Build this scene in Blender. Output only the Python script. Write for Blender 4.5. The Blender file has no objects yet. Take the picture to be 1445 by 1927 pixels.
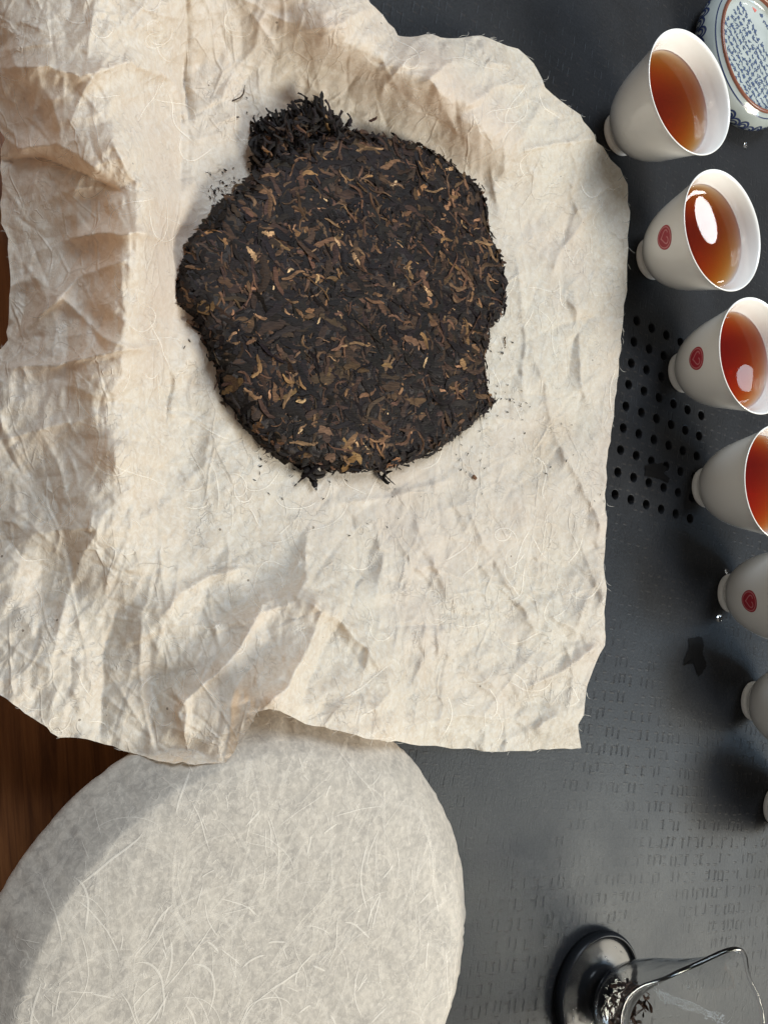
import bpy, math, random
import numpy as np

# ------------------------------------------------------------------ camera, light, exposure
sc = bpy.context.scene
PPX, PPY, FPX = 722.5, 963.5, 1446.8
TILT, ROLL, CAMH = 0.540238, -0.068874, 0.30341
FW = np.array([math.sin(TILT), 0, -math.cos(TILT)])
R0 = np.array([math.cos(TILT), 0, math.sin(TILT)]); U0 = np.array([0, 1.0, 0])
RT = math.cos(ROLL) * R0 + math.sin(ROLL) * U0
UP = -math.sin(ROLL) * R0 + math.cos(ROLL) * U0
CAM = np.array([0, 0, CAMH])

cd = bpy.data.cameras.new('camera'); co = bpy.data.objects.new('camera', cd)
sc.collection.objects.link(co); sc.camera = co
from mathutils import Matrix
co.matrix_world = Matrix(((RT[0], UP[0], -FW[0], 0), (RT[1], UP[1], -FW[1], 0), (RT[2], UP[2], -FW[2], CAMH), (0, 0, 0, 1)))
cd.sensor_fit = 'VERTICAL'; cd.sensor_height = 24.0; cd.lens = 24.0 * FPX / 1927.0
cd.clip_start = 0.01; cd.clip_end = 100

w = bpy.data.worlds.new('World'); sc.world = w; w.use_nodes = True
w.node_tree.nodes['Background'].inputs[0].default_value = (1.0, 0.95, 0.88, 1)
w.node_tree.nodes['Background'].inputs[1].default_value = 0.23

def area(name, az, el, d, sx, sy, power, col, tgt=(0.25, 0.0, 0.0)):
    a, e = math.radians(az), math.radians(el)
    dr = np.array([math.cos(e) * math.cos(a), math.cos(e) * math.sin(a), math.sin(e)])
    l = bpy.data.lights.new(name, 'AREA'); l.shape = 'RECTANGLE'; l.size = sx; l.size_y = sy
    l.energy = power; l.color = col
    o = bpy.data.objects.new(name, l); sc.collection.objects.link(o)
    from mathutils import Vector
    o.location = Vector(tgt) + Vector(dr) * d
    o.rotation_euler = Vector(-dr).to_track_quat('-Z', 'Y').to_euler()
    return o
area('window_light', -43, 40, 2.6, 1.0, 0.9, 78, (1.0, 0.93, 0.78))
area('sky_window_light', -24, 38, 3.2, 1.1, 0.8, 26, (0.55, 0.77, 1.0))
area('ceiling_light', 82, 56, 2.0, 0.8, 0.8, 32, (0.78, 0.89, 1.0))
area('far_window_light', 21.3, 33.3, 3.0, 0.19, 0.065, 0.75, (1, 1, 1), (0.379, 0.150, 0.040)).data.shape = 'ELLIPSE'
area('side_window_light', 8.6, 33.0, 3.0, 0.11, 0.07, 0.16, (0.75, 0.92, 1), (0.400, 0.064, 0.038)).data.shape = 'ELLIPSE'
vs = sc.view_settings
vs.view_transform = 'Standard'; vs.look = 'None'; vs.exposure = 0.0; vs.gamma = 1.0; vs.use_curve_mapping = False
sc.render.engine = 'CYCLES'
sc.cycles.transparent_max_bounces = 12; sc.cycles.max_bounces = 10; sc.cycles.transmission_bounces = 10; sc.cycles.diffuse_bounces = 3; sc.cycles.glossy_bounces = 4; sc.cycles.volume_bounces = 0

# ------------------------------------------------------------------ helpers
rng = np.random.default_rng(11)
def unproj(px, py, z):
    px = np.asarray(px, float); py = np.asarray(py, float)
    d = FW + RT * ((px - PPX) / FPX)[..., None] - UP * ((py - PPY) / FPX)[..., None]
    t = (np.asarray(z, float) - CAMH) / d[..., 2]
    return CAM + t[..., None] * d

def project(P):
    Q = np.asarray(P, float) - CAM
    return PPX + FPX * (Q @ RT) / (Q @ FW), PPY - FPX * (Q @ UP) / (Q @ FW)

def hash2(ix, iy, seed):
    h = (ix.astype(np.int64) * 374761393 + iy.astype(np.int64) * 668265263 + seed * 974711) & 0xffffffff
    h = ((h ^ (h >> 13)) * 1274126177) & 0xffffffff
    return ((h ^ (h >> 16)) & 0xffff) / 65535.0
def vnoise(x, y, seed=0):
    x0 = np.floor(x); y0 = np.floor(y); fx = x - x0; fy = y - y0
    fx = fx * fx * fx * (fx * (fx * 6 - 15) + 10); fy = fy * fy * fy * (fy * (fy * 6 - 15) + 10)
    a = hash2(x0, y0, seed); b = hash2(x0 + 1, y0, seed); c = hash2(x0, y0 + 1, seed); d = hash2(x0 + 1, y0 + 1, seed)
    return (a * (1 - fx) + b * fx) * (1 - fy) + (c * (1 - fx) + d * fx) * fy
def fbm(x, y, seed=0, octv=4):
    s = 0; a = 0.5
    for k in range(octv):
        s = s + a * vnoise(x * 2 ** k + 17.3 * k, y * 2 ** k - 9.1 * k, seed + k); a *= 0.5
    return s
def ridged(x, y, seed=0):
    return 1 - np.abs(2 * vnoise(x, y, seed) - 1)

def facet(x, y, seed=0):
    x0 = np.floor(x); y0 = np.floor(y); fx = x - x0; fy = y - y0
    a = hash2(x0, y0, seed); b = hash2(x0 + 1, y0, seed); c = hash2(x0, y0 + 1, seed); d = hash2(x0 + 1, y0 + 1, seed)
    return np.where(fx + fy < 1, a + (b - a) * fx + (c - a) * fy, d + (c - d) * (1 - fx) + (b - d) * (1 - fy))

def inside(poly, x, y):
    p = np.asarray(poly, float); q = np.roll(p, -1, 0); r = np.zeros(np.shape(x), bool)
    for (x1, y1), (x2, y2) in zip(p, q):
        if y1 == y2: continue
        c = ((y1 > y) != (y2 > y)) & (x < (x2 - x1) * (y - y1) / (y2 - y1) + x1)
        r ^= c
    return r
def poly_near(poly, x, y, closed=True):
    p = np.asarray(poly, float); q = np.roll(p, -1, 0)
    if not closed: p, q = p[:-1], p[1:]
    bd = np.full(np.shape(x), 1e9); bx = np.zeros(np.shape(x)); by = np.zeros(np.shape(x)); bt = np.zeros(np.shape(x))
    tot = 0; lens = np.hypot(*(q - p).T); L = lens.sum()
    for (x1, y1), (x2, y2), ll in zip(p, q, lens):
        dx, dy = x2 - x1, y2 - y1
        t = np.clip(((x - x1) * dx + (y - y1) * dy) / (dx * dx + dy * dy + 1e-18), 0, 1)
        cx, cy = x1 + t * dx, y1 + t * dy; d = np.hypot(x - cx, y - cy); m = d < bd
        bd = np.where(m, d, bd); bx = np.where(m, cx, bx); by = np.where(m, cy, by)
        bt = np.where(m, (tot + t * ll) / L, bt); tot += ll
    return bd, bx, by, bt
def densify(poly, step, jit=0.0, seed=1):
    p = np.asarray(poly, float); q = np.roll(p, -1, 0); out = []
    g = np.random.default_rng(seed)
    for a, b in zip(p, q):
        n = max(1, int(np.hypot(*(b - a)) / step))
        for k in range(n):
            out.append(a + (b - a) * k / n + g.normal(0, jit, 2))
    return np.array(out)

def link(name, me, mat=None, parent=None, smooth=True):
    o = bpy.data.objects.new(name, me); sc.collection.objects.link(o)
    if mat is not None and len(me.materials) == 0: me.materials.append(mat)
    if parent is not None: o.parent = parent
    return o
def mesh(name, V, F, mat=None, parent=None, smooth=True, col=None):
    me = bpy.data.meshes.new(name)
    V = np.asarray(V, float)
    if isinstance(F, np.ndarray):
        n = F.shape[1]; me.vertices.add(len(V)); me.vertices.foreach_set('co', V.astype(np.float32).ravel())
        me.loops.add(F.size); me.loops.foreach_set('vertex_index', F.astype(np.int32).ravel())
        me.polygons.add(len(F)); me.polygons.foreach_set('loop_start', np.arange(0, F.size, n, dtype=np.int32))
        try: me.polygons.foreach_set('loop_total', np.full(len(F), n, np.int32))
        except Exception: pass
        me.update(calc_edges=True); me.validate()
    else:
        me.from_pydata([tuple(v) for v in V], [], F)
    me.polygons.foreach_set('use_smooth', np.full(len(me.polygons), bool(smooth)))
    if col is not None:
        at = me.color_attributes.new('Col', 'FLOAT_COLOR', 'POINT')
        c = np.ones((len(V), 4), np.float32); c[:, :3] = col; at.data.foreach_set('color', c.ravel())
    me.update()
    return link(name, me, mat, parent)
def tag(o, label, cat, group=None, kind=None):
    if label: o['label'] = label
    if cat: o['category'] = cat
    if group: o['group'] = group
    if kind: o['kind'] = kind
    return o
def thing(name, label, cat, loc, group=None):
    o = bpy.data.objects.new(name, None); sc.collection.objects.link(o); o.location = loc; o.empty_display_size = 0.01
    return tag(o, label, cat, group)
def lathe(prof, n=96, closed=False):
    prof = np.asarray(prof, float); a = np.linspace(0, 2 * np.pi, n, endpoint=False); m = len(prof)
    V = np.stack([prof[:, 0][:, None] * np.cos(a), prof[:, 0][:, None] * np.sin(a), np.repeat(prof[:, 1][:, None], n, 1)], -1).reshape(-1, 3)
    i = np.arange(n); F = []
    for k in range(m - 1 if not closed else m):
        a0, b0 = k * n, ((k + 1) % m) * n
        F.append(np.stack([a0 + i, a0 + (i + 1) % n, b0 + (i + 1) % n, b0 + i], 1))
    return V, np.concatenate(F)
def spline(pts, n):
    p = np.asarray(pts, float); m = len(p); t = np.linspace(0, m - 1, n); k = np.clip(t.astype(int), 0, m - 2); f = (t - k)[:, None]
    g = lambda i: p[np.clip(i, 0, m - 1)]
    a, b, c, d = g(k - 1), g(k), g(k + 1), g(k + 2)
    return 0.5 * (2 * b + (c - a) * f + (2 * a - 5 * b + 4 * c - d) * f ** 2 + (3 * b - 3 * c + d - a) * f ** 3)

# node helpers
def newmat(name):
    m = bpy.data.materials.new(name); m.use_nodes = True; nt = m.node_tree; nt.nodes.clear()
    out = nt.nodes.new('ShaderNodeOutputMaterial'); return m, nt, out
def N(nt, typ, **kw):
    n = nt.nodes.new(typ)
    for k, v in kw.items():
        if k.startswith('_'): setattr(n, k[1:], v)
        else:
            key = int(k[1:]) if k[0] == 'i' and k[1:].isdigit() else k.replace('__', ' ')
            if hasattr(v, 'is_output') or hasattr(v, 'links'): nt.links.new(v, n.inputs[key])
            else: n.inputs[key].default_value = v
    return n
def M(nt, op, a, b=0.0, c=None):
    n = nt.nodes.new('ShaderNodeMath'); n.operation = op
    for i, v in enumerate((a, b) if c is None else (a, b, c)):
        if hasattr(v, 'links'): nt.links.new(v, n.inputs[i])
        else: n.inputs[i].default_value = v
    return n.outputs[0]
def ramp(nt, fac, stops):
    n = nt.nodes.new('ShaderNodeValToRGB'); nt.links.new(fac, n.inputs[0]); e = n.color_ramp.elements
    while len(e) < len(stops): e.new(0.5)
    for el, (p, c) in zip(e, stops): el.position = p; el.color = (*c, 1) if len(c) == 3 else c
    return n.outputs[0]
def mixc(nt, fac, a, b, mode='MIX'):
    n = nt.nodes.new('ShaderNodeMix'); n.data_type = 'RGBA'; n.blend_type = mode
    for k, v in ((0, fac), (6, a), (7, b)):
        if hasattr(v, 'links'): nt.links.new(v, n.inputs[k])
        else: n.inputs[k].default_value = v if k == 0 else ((*v, 1) if len(v) == 3 else v)
    return n.outputs[2]
def simple(name, col, rough=0.5, spec=0.5, **kw):
    m, nt, out = newmat(name); p = N(nt, 'ShaderNodeBsdfPrincipled'); p.inputs['Base Color'].default_value = (*col, 1)
    p.inputs['Roughness'].default_value = rough; p.inputs['Specular IOR Level'].default_value = spec
    for k, v in kw.items(): p.inputs[k.replace('__', ' ')].default_value = v
    nt.links.new(p.outputs[0], out.inputs[0]); return m

# ------------------------------------------------------------------ materials
def paper_mat(name, base, dark, light, transl, mott, stain=False, bump=0.75, rough=0.48):
    m, nt, out = newmat(name)
    co_ = N(nt, 'ShaderNodeTexCoord').outputs['Object']
    mp1 = N(nt, 'ShaderNodeMapping', Vector=co_, Scale=(1.0, 0.5, 1.0), Rotation=(0, 0, 0.35)); n1 = N(nt, 'ShaderNodeTexNoise', Vector=mp1.outputs[0], Scale=75.0, Detail=5.0, Roughness=0.72, Distortion=1.2)
    n2 = N(nt, 'ShaderNodeTexNoise', Vector=co_, Scale=420.0, Detail=4.0, Roughness=0.7, Distortion=0.6)
    map_ = N(nt, 'ShaderNodeMapping', Vector=co_, Scale=(1.0, 0.35, 1.0))
    n3 = N(nt, 'ShaderNodeTexNoise', Vector=map_.outputs[0], Scale=900.0, Detail=3.0, Roughness=0.6, Distortion=1.5)
    c = mixc(nt, ramp(nt, n1.outputs[0], [(0.36, (0, 0, 0)), (0.66, (1, 1, 1))]), dark, base)
    c = mixc(nt, M(nt, 'MULTIPLY', ramp(nt, n2.outputs[0], [(0.42, (0, 0, 0)), (0.68, (1, 1, 1))]), mott), c, light)
    f2 = ramp(nt, n3.outputs[0], [(0.55, (0, 0, 0)), (0.75, (1, 1, 1))])
    c = mixc(nt, M(nt, 'MULTIPLY', f2, mott * 0.7), c, dark)
    # thread-like pale fibres: thin iso lines of a distorted noise, kept only in patches
    lines = None
    for sc_, th, sd in ((65.0, 0.010, 3.1), (130.0, 0.015, 8.7)):
        off = N(nt, 'ShaderNodeMapping', Vector=co_, Location=(sd, sd * 2, 0))
        nn = N(nt, 'ShaderNodeTexNoise', Vector=off.outputs[0], Scale=sc_, Detail=2.0, Roughness=0.5, Distortion=1.2)
        a = M(nt, 'ABSOLUTE', M(nt, 'SUBTRACT', nn.outputs[0], 0.5))
        l = M(nt, 'SUBTRACT', 1.0, M(nt, 'DIVIDE', a, th)); l = M(nt, 'MAXIMUM', l, 0.0)
        mk = N(nt, 'ShaderNodeTexNoise', Vector=off.outputs[0], Scale=sc_ * 0.7, Detail=1.0)
        l = M(nt, 'MULTIPLY', l, ramp(nt, mk.outputs[0], [(0.55, (0, 0, 0)), (0.62, (1, 1, 1))]))
        lines = l if lines is None else M(nt, 'MAXIMUM', lines, l)
    c = mixc(nt, M(nt, 'MULTIPLY', lines, 0.55), c, light)
    if stain:
        hu = N(nt, 'ShaderNodeTexNoise', Vector=co_, Scale=9.0, Detail=3.0, Roughness=0.55)
        c = mixc(nt, M(nt, 'MULTIPLY', ramp(nt, hu.outputs[0], [(0.46, (0, 0, 0)), (0.64, (1, 1, 1))]), 0.4), c, (0.85, 0.705, 0.60))
        st = N(nt, 'ShaderNodeTexNoise', Vector=co_, Scale=14.0, Detail=3.0, Roughness=0.6)
        c = mixc(nt, M(nt, 'MULTIPLY', ramp(nt, st.outputs[0], [(0.58, (0, 0, 0)), (0.75, (1, 1, 1))]), 0.35), c, (0.62, 0.46, 0.30))
        sp = N(nt, 'ShaderNodeTexVoronoi', Vector=co_, Scale=70.0)
        c = mixc(nt, M(nt, 'MULTIPLY', M(nt, 'LESS_THAN', sp.outputs['Distance'], 0.035), 0.7), c, (0.12, 0.075, 0.04))
    wr = None
    if stain:
        for sc_, th, wt in ((48.0, 0.036, 1.0), (105.0, 0.045, 0.6)):
            wn = N(nt, 'ShaderNodeTexNoise', Vector=co_, Scale=sc_ * 0.6, Detail=2.0)
            vv = N(nt, 'ShaderNodeVectorMath', _operation='MULTIPLY_ADD'); nt.links.new(wn.outputs['Color'], vv.inputs[0]); vv.inputs[1].default_value = (0.5 / sc_,) * 3; nt.links.new(co_, vv.inputs[2])
            sq = N(nt, 'ShaderNodeMapping', Vector=vv.outputs[0], Scale=(1.0, 0.55, 0.8), Rotation=(0, 0, 0.3))
            vo = N(nt, 'ShaderNodeTexVoronoi', Vector=sq.outputs[0], Scale=sc_, _feature='DISTANCE_TO_EDGE')
            e = M(nt, 'MAXIMUM', M(nt, 'SUBTRACT', 1.0, M(nt, 'DIVIDE', vo.outputs['Distance'], th)), 0.0)
            mk = N(nt, 'ShaderNodeTexNoise', Vector=co_, Scale=sc_ * 0.55, Detail=1.0)
            e = M(nt, 'MULTIPLY', M(nt, 'MULTIPLY', e, wt), ramp(nt, mk.outputs[0], [(0.46, (0, 0, 0)), (0.62, (1, 1, 1))]))
            wr = e if wr is None else M(nt, 'MAXIMUM', wr, e)
        lines = M(nt, 'ADD', lines, M(nt, 'MULTIPLY', wr, 1.6))
    hgt = M(nt, 'ADD', M(nt, 'MULTIPLY', n2.outputs[0], 0.7), M(nt, 'ADD', M(nt, 'MULTIPLY', n3.outputs[0], 0.35), M(nt, 'MULTIPLY', lines, 0.5)))
    b = N(nt, 'ShaderNodeBump', Height=hgt, Strength=bump, Distance=0.0006)
    p = N(nt, 'ShaderNodeBsdfPrincipled', Base__Color=c, Roughness=rough, Normal=b.outputs[0]); p.inputs['Specular IOR Level'].default_value = 0.4
    p.inputs['Sheen Weight'].default_value = 0.08
    t = N(nt, 'ShaderNodeBsdfTranslucent', Color=mixc(nt, 1.0, c, (1.0, 0.83, 0.68), 'MULTIPLY'), Normal=b.outputs[0])
    x = N(nt, 'ShaderNodeMixShader', i0=transl); nt.links.new(p.outputs[0], x.inputs[1]); nt.links.new(t.outputs[0], x.inputs[2])
    nt.links.new(x.outputs[0], out.inputs[0]); return m
M_paper = paper_mat('mulberry_paper', (0.86, 0.78, 0.65), (0.75, 0.65, 0.525), (0.95, 0.915, 0.84), 0.44, 0.75, stain=True)
M_wrap = paper_mat('wrapping_paper', (0.45, 0.405, 0.345), (0.31, 0.28, 0.245), (0.62, 0.56, 0.48), 0.10, 0.62, bump=0.4, rough=0.65)
def fibre_mat(name, c, al):
    m, nt, out = newmat(name)
    d = N(nt, 'ShaderNodeBsdfPrincipled'); d.inputs['Base Color'].default_value = (*c, 1); d.inputs['Roughness'].default_value = 0.6
    t = N(nt, 'ShaderNodeBsdfTransparent'); x = N(nt, 'ShaderNodeMixShader', i0=al)
    nt.links.new(t.outputs[0], x.inputs[1]); nt.links.new(d.outputs[0], x.inputs[2]); nt.links.new(x.outputs[0], out.inputs[0]); return m
M_fibre = fibre_mat('paper_fibre', (0.95, 0.89, 0.78), 0.3)
M_fibre2 = fibre_mat('white_fibre', (0.84, 0.78, 0.69), 0.42)

M_wisp = fibre_mat('soft_fibre', (0.84, 0.78, 0.69), 0.17)

def leaf_mat():
    m, nt, out = newmat('tea_leaf'); co_ = N(nt, 'ShaderNodeTexCoord').outputs['Object']
    vc = N(nt, 'ShaderNodeVertexColor', _layer_name='Col')
    mp = N(nt, 'ShaderNodeMapping', Vector=co_, Scale=(350, 1600, 1600))
    n = N(nt, 'ShaderNodeTexNoise', Vector=mp.outputs[0], Scale=1.0, Detail=3.0)
    c = mixc(nt, 1.0, vc.outputs[0], ramp(nt, n.outputs[0], [(0.3, (0.55, 0.5, 0.48)), (0.7, (1.35, 1.3, 1.25))]), 'MULTIPLY')
    b = N(nt, 'ShaderNodeBump', Height=n.outputs[0], Strength=0.6, Distance=0.0004)
    p = N(nt, 'ShaderNodeBsdfPrincipled', Base__Color=c, Roughness=0.55, Normal=b.outputs[0]); p.inputs['Specular IOR Level'].default_value = 0.12
    nt.links.new(p.outputs[0], out.inputs[0]); return m
M_leaf = leaf_mat()
def cake_mat():
    m, nt, out = newmat('pressed_tea'); co_ = N(nt, 'ShaderNodeTexCoord').outputs['Object']
    n = N(nt, 'ShaderNodeTexNoise', Vector=co_, Scale=320.0, Detail=5.0, Roughness=0.7)
    c = ramp(nt, n.outputs[0], [(0.3, (0.008, 0.006, 0.006)), (0.55, (0.022, 0.015, 0.012)), (0.8, (0.06, 0.035, 0.02))])
    b = N(nt, 'ShaderNodeBump', Height=n.outputs[0], Strength=0.9, Distance=0.001)
    p = N(nt, 'ShaderNodeBsdfPrincipled', Base__Color=c, Roughness=0.55, Normal=b.outputs[0]); p.inputs['Specular IOR Level'].default_value = 0.3
    nt.links.new(p.outputs[0], out.inputs[0]); return m
M_cake = cake_mat()

def tray_mat():
    m, nt, out = newmat('dark_stone'); co_ = N(nt, 'ShaderNodeTexCoord').outputs['Object']
    sx = N(nt, 'ShaderNodeSeparateXYZ', Vector=co_); X, Y = sx.outputs[0], sx.outputs[1]
    def dashes(pu, pv, hw, hl, seed, prob):
        u = M(nt, 'DIVIDE', X, pu); v = M(nt, 'ADD', M(nt, 'DIVIDE', Y, pv), seed)
        cu, cv = M(nt, 'FLOOR', u), M(nt, 'FLOOR', v)
        cb = N(nt, 'ShaderNodeCombineXYZ', X=cu, Y=cv, Z=seed)
        wn = N(nt, 'ShaderNodeTexWhiteNoise', Vector=cb.outputs[0]); sp = N(nt, 'ShaderNodeSeparateColor', Color=wn.outputs['Color'])
        fu = M(nt, 'SUBTRACT', M(nt, 'FRACT', u), M(nt, 'MULTIPLY_ADD', sp.outputs[0], 0.35, 0.32))
        fv = M(nt, 'SUBTRACT', M(nt, 'FRACT', v), M(nt, 'MULTIPLY_ADD', sp.outputs[1], 0.2, 0.4))
        a = N(nt, 'ShaderNodeMapRange', Value=M(nt, 'ABSOLUTE', fu), From__Min=hw, From__Max=hw * 0.4).outputs[0]
        b = N(nt, 'ShaderNodeMapRange', Value=M(nt, 'ABSOLUTE', fv), From__Min=hl, From__Max=hl * 0.6).outputs[0]
        return M(nt, 'MULTIPLY', M(nt, 'MULTIPLY', a, b), M(nt, 'LESS_THAN', sp.outputs[2], prob))
    pn = N(nt, 'ShaderNodeTexNoise', Vector=co_, Scale=9.0, Detail=2.0)
    patch = ramp(nt, pn.outputs[0], [(0.38, (0.08, 0.08, 0.08)), (0.64, (0.75, 0.75, 0.75))])
    d1 = M(nt, 'MULTIPLY', dashes(0.0046, 0.0098, 0.14, 0.32, 0.3, 0.55), patch)
    d2 = M(nt, 'MULTIPLY', dashes(0.0066, 0.0049, 0.28, 0.12, 5.7, 0.6), patch)
    n1 = N(nt, 'ShaderNodeTexNoise', Vector=co_, Scale=20.0, Detail=4.0, Roughness=0.6)
    n2 = N(nt, 'ShaderNodeTexNoise', Vector=co_, Scale=700.0, Detail=4.0, Roughness=0.75)
    mp = N(nt, 'ShaderNodeMapping', Vector=co_, Scale=(1800, 160, 1)); n3 = N(nt, 'ShaderNodeTexNoise', Vector=mp.outputs[0], Scale=1.0, Detail=2.0)
    c = ramp(nt, n1.outputs[0], [(0.3, (0.0130, 0.0130, 0.0138)), (0.5, (0.0175, 0.0183, 0.0204)), (0.7, (0.0225, 0.0240, 0.0275))])
    c = mixc(nt, M(nt, 'MULTIPLY', d2, 0.5), c, (0.075, 0.062, 0.052))
    c = mixc(nt, M(nt, 'MULTIPLY', d1, 0.3), c, (0.008, 0.008, 0.009))
    c = mixc(nt, 0.35, c, ramp(nt, n2.outputs[0], [(0.3, (0.008, 0.008, 0.009)), (0.7, (0.042, 0.042, 0.044))]))
    h = M(nt, 'SUBTRACT', M(nt, 'ADD', M(nt, 'MULTIPLY', n2.outputs[0], 0.35), M(nt, 'MULTIPLY', n3.outputs[0], 0.25)), M(nt, 'SUBTRACT', M(nt, 'MULTIPLY', d1, 0.9), M(nt, 'MULTIPLY', d2, 0.5)))
    b = N(nt, 'ShaderNodeBump', Height=h, Strength=0.45, Distance=0.0007)
    r = N(nt, 'ShaderNodeMapRange', Value=n1.outputs[0], From__Min=0.3, From__Max=0.7, To__Min=0.34, To__Max=0.44)
    p = N(nt, 'ShaderNodeBsdfPrincipled', Base__Color=c, Roughness=r.outputs[0], Normal=b.outputs[0]); p.inputs['Specular Tint'].default_value = (0.84, 0.93, 1.0, 1); p.inputs['Specular IOR Level'].default_value = 0.10
    nt.links.new(p.outputs[0], out.inputs[0]); return m
M_tray = tray_mat()
def wood_mat():
    m, nt, out = newmat('table_wood'); co_ = N(nt, 'ShaderNodeTexCoord').outputs['Object']
    mp = N(nt, 'ShaderNodeMapping', Vector=co_, Scale=(60, 4, 1)); n = N(nt, 'ShaderNodeTexNoise', Vector=mp.outputs[0], Scale=3.0, Detail=6.0, Roughness=0.65, Distortion=0.8)
    mp2 = N(nt, 'ShaderNodeMapping', Vector=co_, Scale=(900, 14, 1)); n2 = N(nt, 'ShaderNodeTexNoise', Vector=mp2.outputs[0], Scale=1.0, Detail=3.0)
    c = ramp(nt, n.outputs[0], [(0.3, (0.065, 0.022, 0.008)), (0.55, (0.16, 0.06, 0.02)), (0.75, (0.23, 0.095, 0.033))])
    c = mixc(nt, ramp(nt, n2.outputs[0], [(0.55, (0, 0, 0)), (0.8, (0.8, 0.8, 0.8))]), c, (0.045, 0.016, 0.008))
    b = N(nt, 'ShaderNodeBump', Height=n2.outputs[0], Strength=0.2, Distance=0.0005)
    p = N(nt, 'ShaderNodeBsdfPrincipled', Base__Color=c, Roughness=0.55, Normal=b.outputs[0]); p.inputs['Specular IOR Level'].default_value = 0.2; nt.links.new(p.outputs[0], out.inputs[0]); return m
M_wood = wood_mat()
M_porc = simple('white_porcelain', (0.88, 0.865, 0.83), 0.10, 0.5, Coat__Weight=0.4, Coat__Roughness=0.05)
M_red = simple('red_stamp', (0.42, 0.028, 0.045), 0.3)
M_pink = simple('stamp_line', (0.62, 0.22, 0.23), 0.3)
M_blue = simple('cobalt_paint', (0.022, 0.035, 0.10), 0.22)
M_blue2 = simple('cobalt_wash', (0.06, 0.09, 0.17), 0.22)
M_brown = simple('iron_rim', (0.20, 0.07, 0.04), 0.28)
M_seal = simple('red_seal', (0.55, 0.13, 0.11), 0.3)
M_wet = simple('wet_stone', (0.006, 0.0055, 0.0055), 0.5, 0.08)
def celadon():
    m, nt, out = newmat('pale_glaze'); co_ = N(nt, 'ShaderNodeTexCoord').outputs['Object']
    n = N(nt, 'ShaderNodeTexNoise', Vector=co_, Scale=45.0, Detail=3.0)
    n2 = N(nt, 'ShaderNodeTexNoise', Vector=co_, Scale=130.0, Detail=1.0)
    c = ramp(nt, n.outputs[0], [(0.3, (0.31, 0.345, 0.33)), (0.7, (0.42, 0.455, 0.44))])
    b = N(nt, 'ShaderNodeBump', Height=n2.outputs[0], Strength=0.12, Distance=0.001)
    p = N(nt, 'ShaderNodeBsdfPrincipled', Base__Color=c, Roughness=0.12, Normal=b.outputs[0]); nt.links.new(p.outputs[0], out.inputs[0]); return m
M_glaze = celadon()
def glass_mat(name, col=(1, 1, 1), ior=1.47, rough=0.0, ripple=0.0):
    m, nt, out = newmat(name); g = N(nt, 'ShaderNodeBsdfGlass', IOR=ior, Roughness=rough); g.inputs['Color'].default_value = (*col, 1)
    if ripple:
        co_ = N(nt, 'ShaderNodeTexCoord').outputs['Object']; nn = N(nt, 'ShaderNodeTexNoise', Vector=co_, Scale=110.0, Detail=1.0); b = N(nt, 'ShaderNodeBump', Height=nn.outputs[0], Strength=ripple, Distance=0.002); nt.links.new(b.outputs[0], g.inputs['Normal'])
    nt.links.new(g.outputs[0], out.inputs[0]); return m
M_glass = glass_mat('clear_glass', (0.985, 0.99, 0.99), 1.46, ripple=0.10); M_glassfoot = simple('dark_glass', (0.010, 0.011, 0.013), 0.24, 0.10); M_water = glass_mat('water', (1, 1, 1), 1.33)
def tea_mat(name, dens, col):
    m, nt, out = newmat(name)
    t = N(nt, 'ShaderNodeBsdfTransparent'); g = N(nt, 'ShaderNodeBsdfGlossy', Roughness=0.01)
    fr = N(nt, 'ShaderNodeFresnel', IOR=1.33)
    x = N(nt, 'ShaderNodeMixShader'); nt.links.new(fr.outputs[0], x.inputs[0]); nt.links.new(t.outputs[0], x.inputs[1]); nt.links.new(g.outputs[0], x.inputs[2])
    nt.links.new(x.outputs[0], out.inputs[0])
    v = N(nt, 'ShaderNodeVolumeAbsorption', Density=dens); v.inputs['Color'].default_value = (*col, 1)
    nt.links.new(v.outputs[0], out.inputs[1]); return m
M_tea = tea_mat('brewed_tea', 140.0, (0.90, 0.65, 0.05)); M_tea2 = tea_mat('red_tea', 150.0, (0.91, 0.56, 0.02))

# ------------------------------------------------------------------ the setting: wooden table, stone tray with drain holes
WOODZ = -0.062
V = np.array([[-1.2, -1.6, WOODZ], [2.2, -1.6, WOODZ], [2.2, 1.6, WOODZ], [-1.2, 1.6, WOODZ]])
tag(mesh('table', V, [(0, 1, 2, 3)], M_wood, smooth=False), None, None, None, 'structure')

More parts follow.
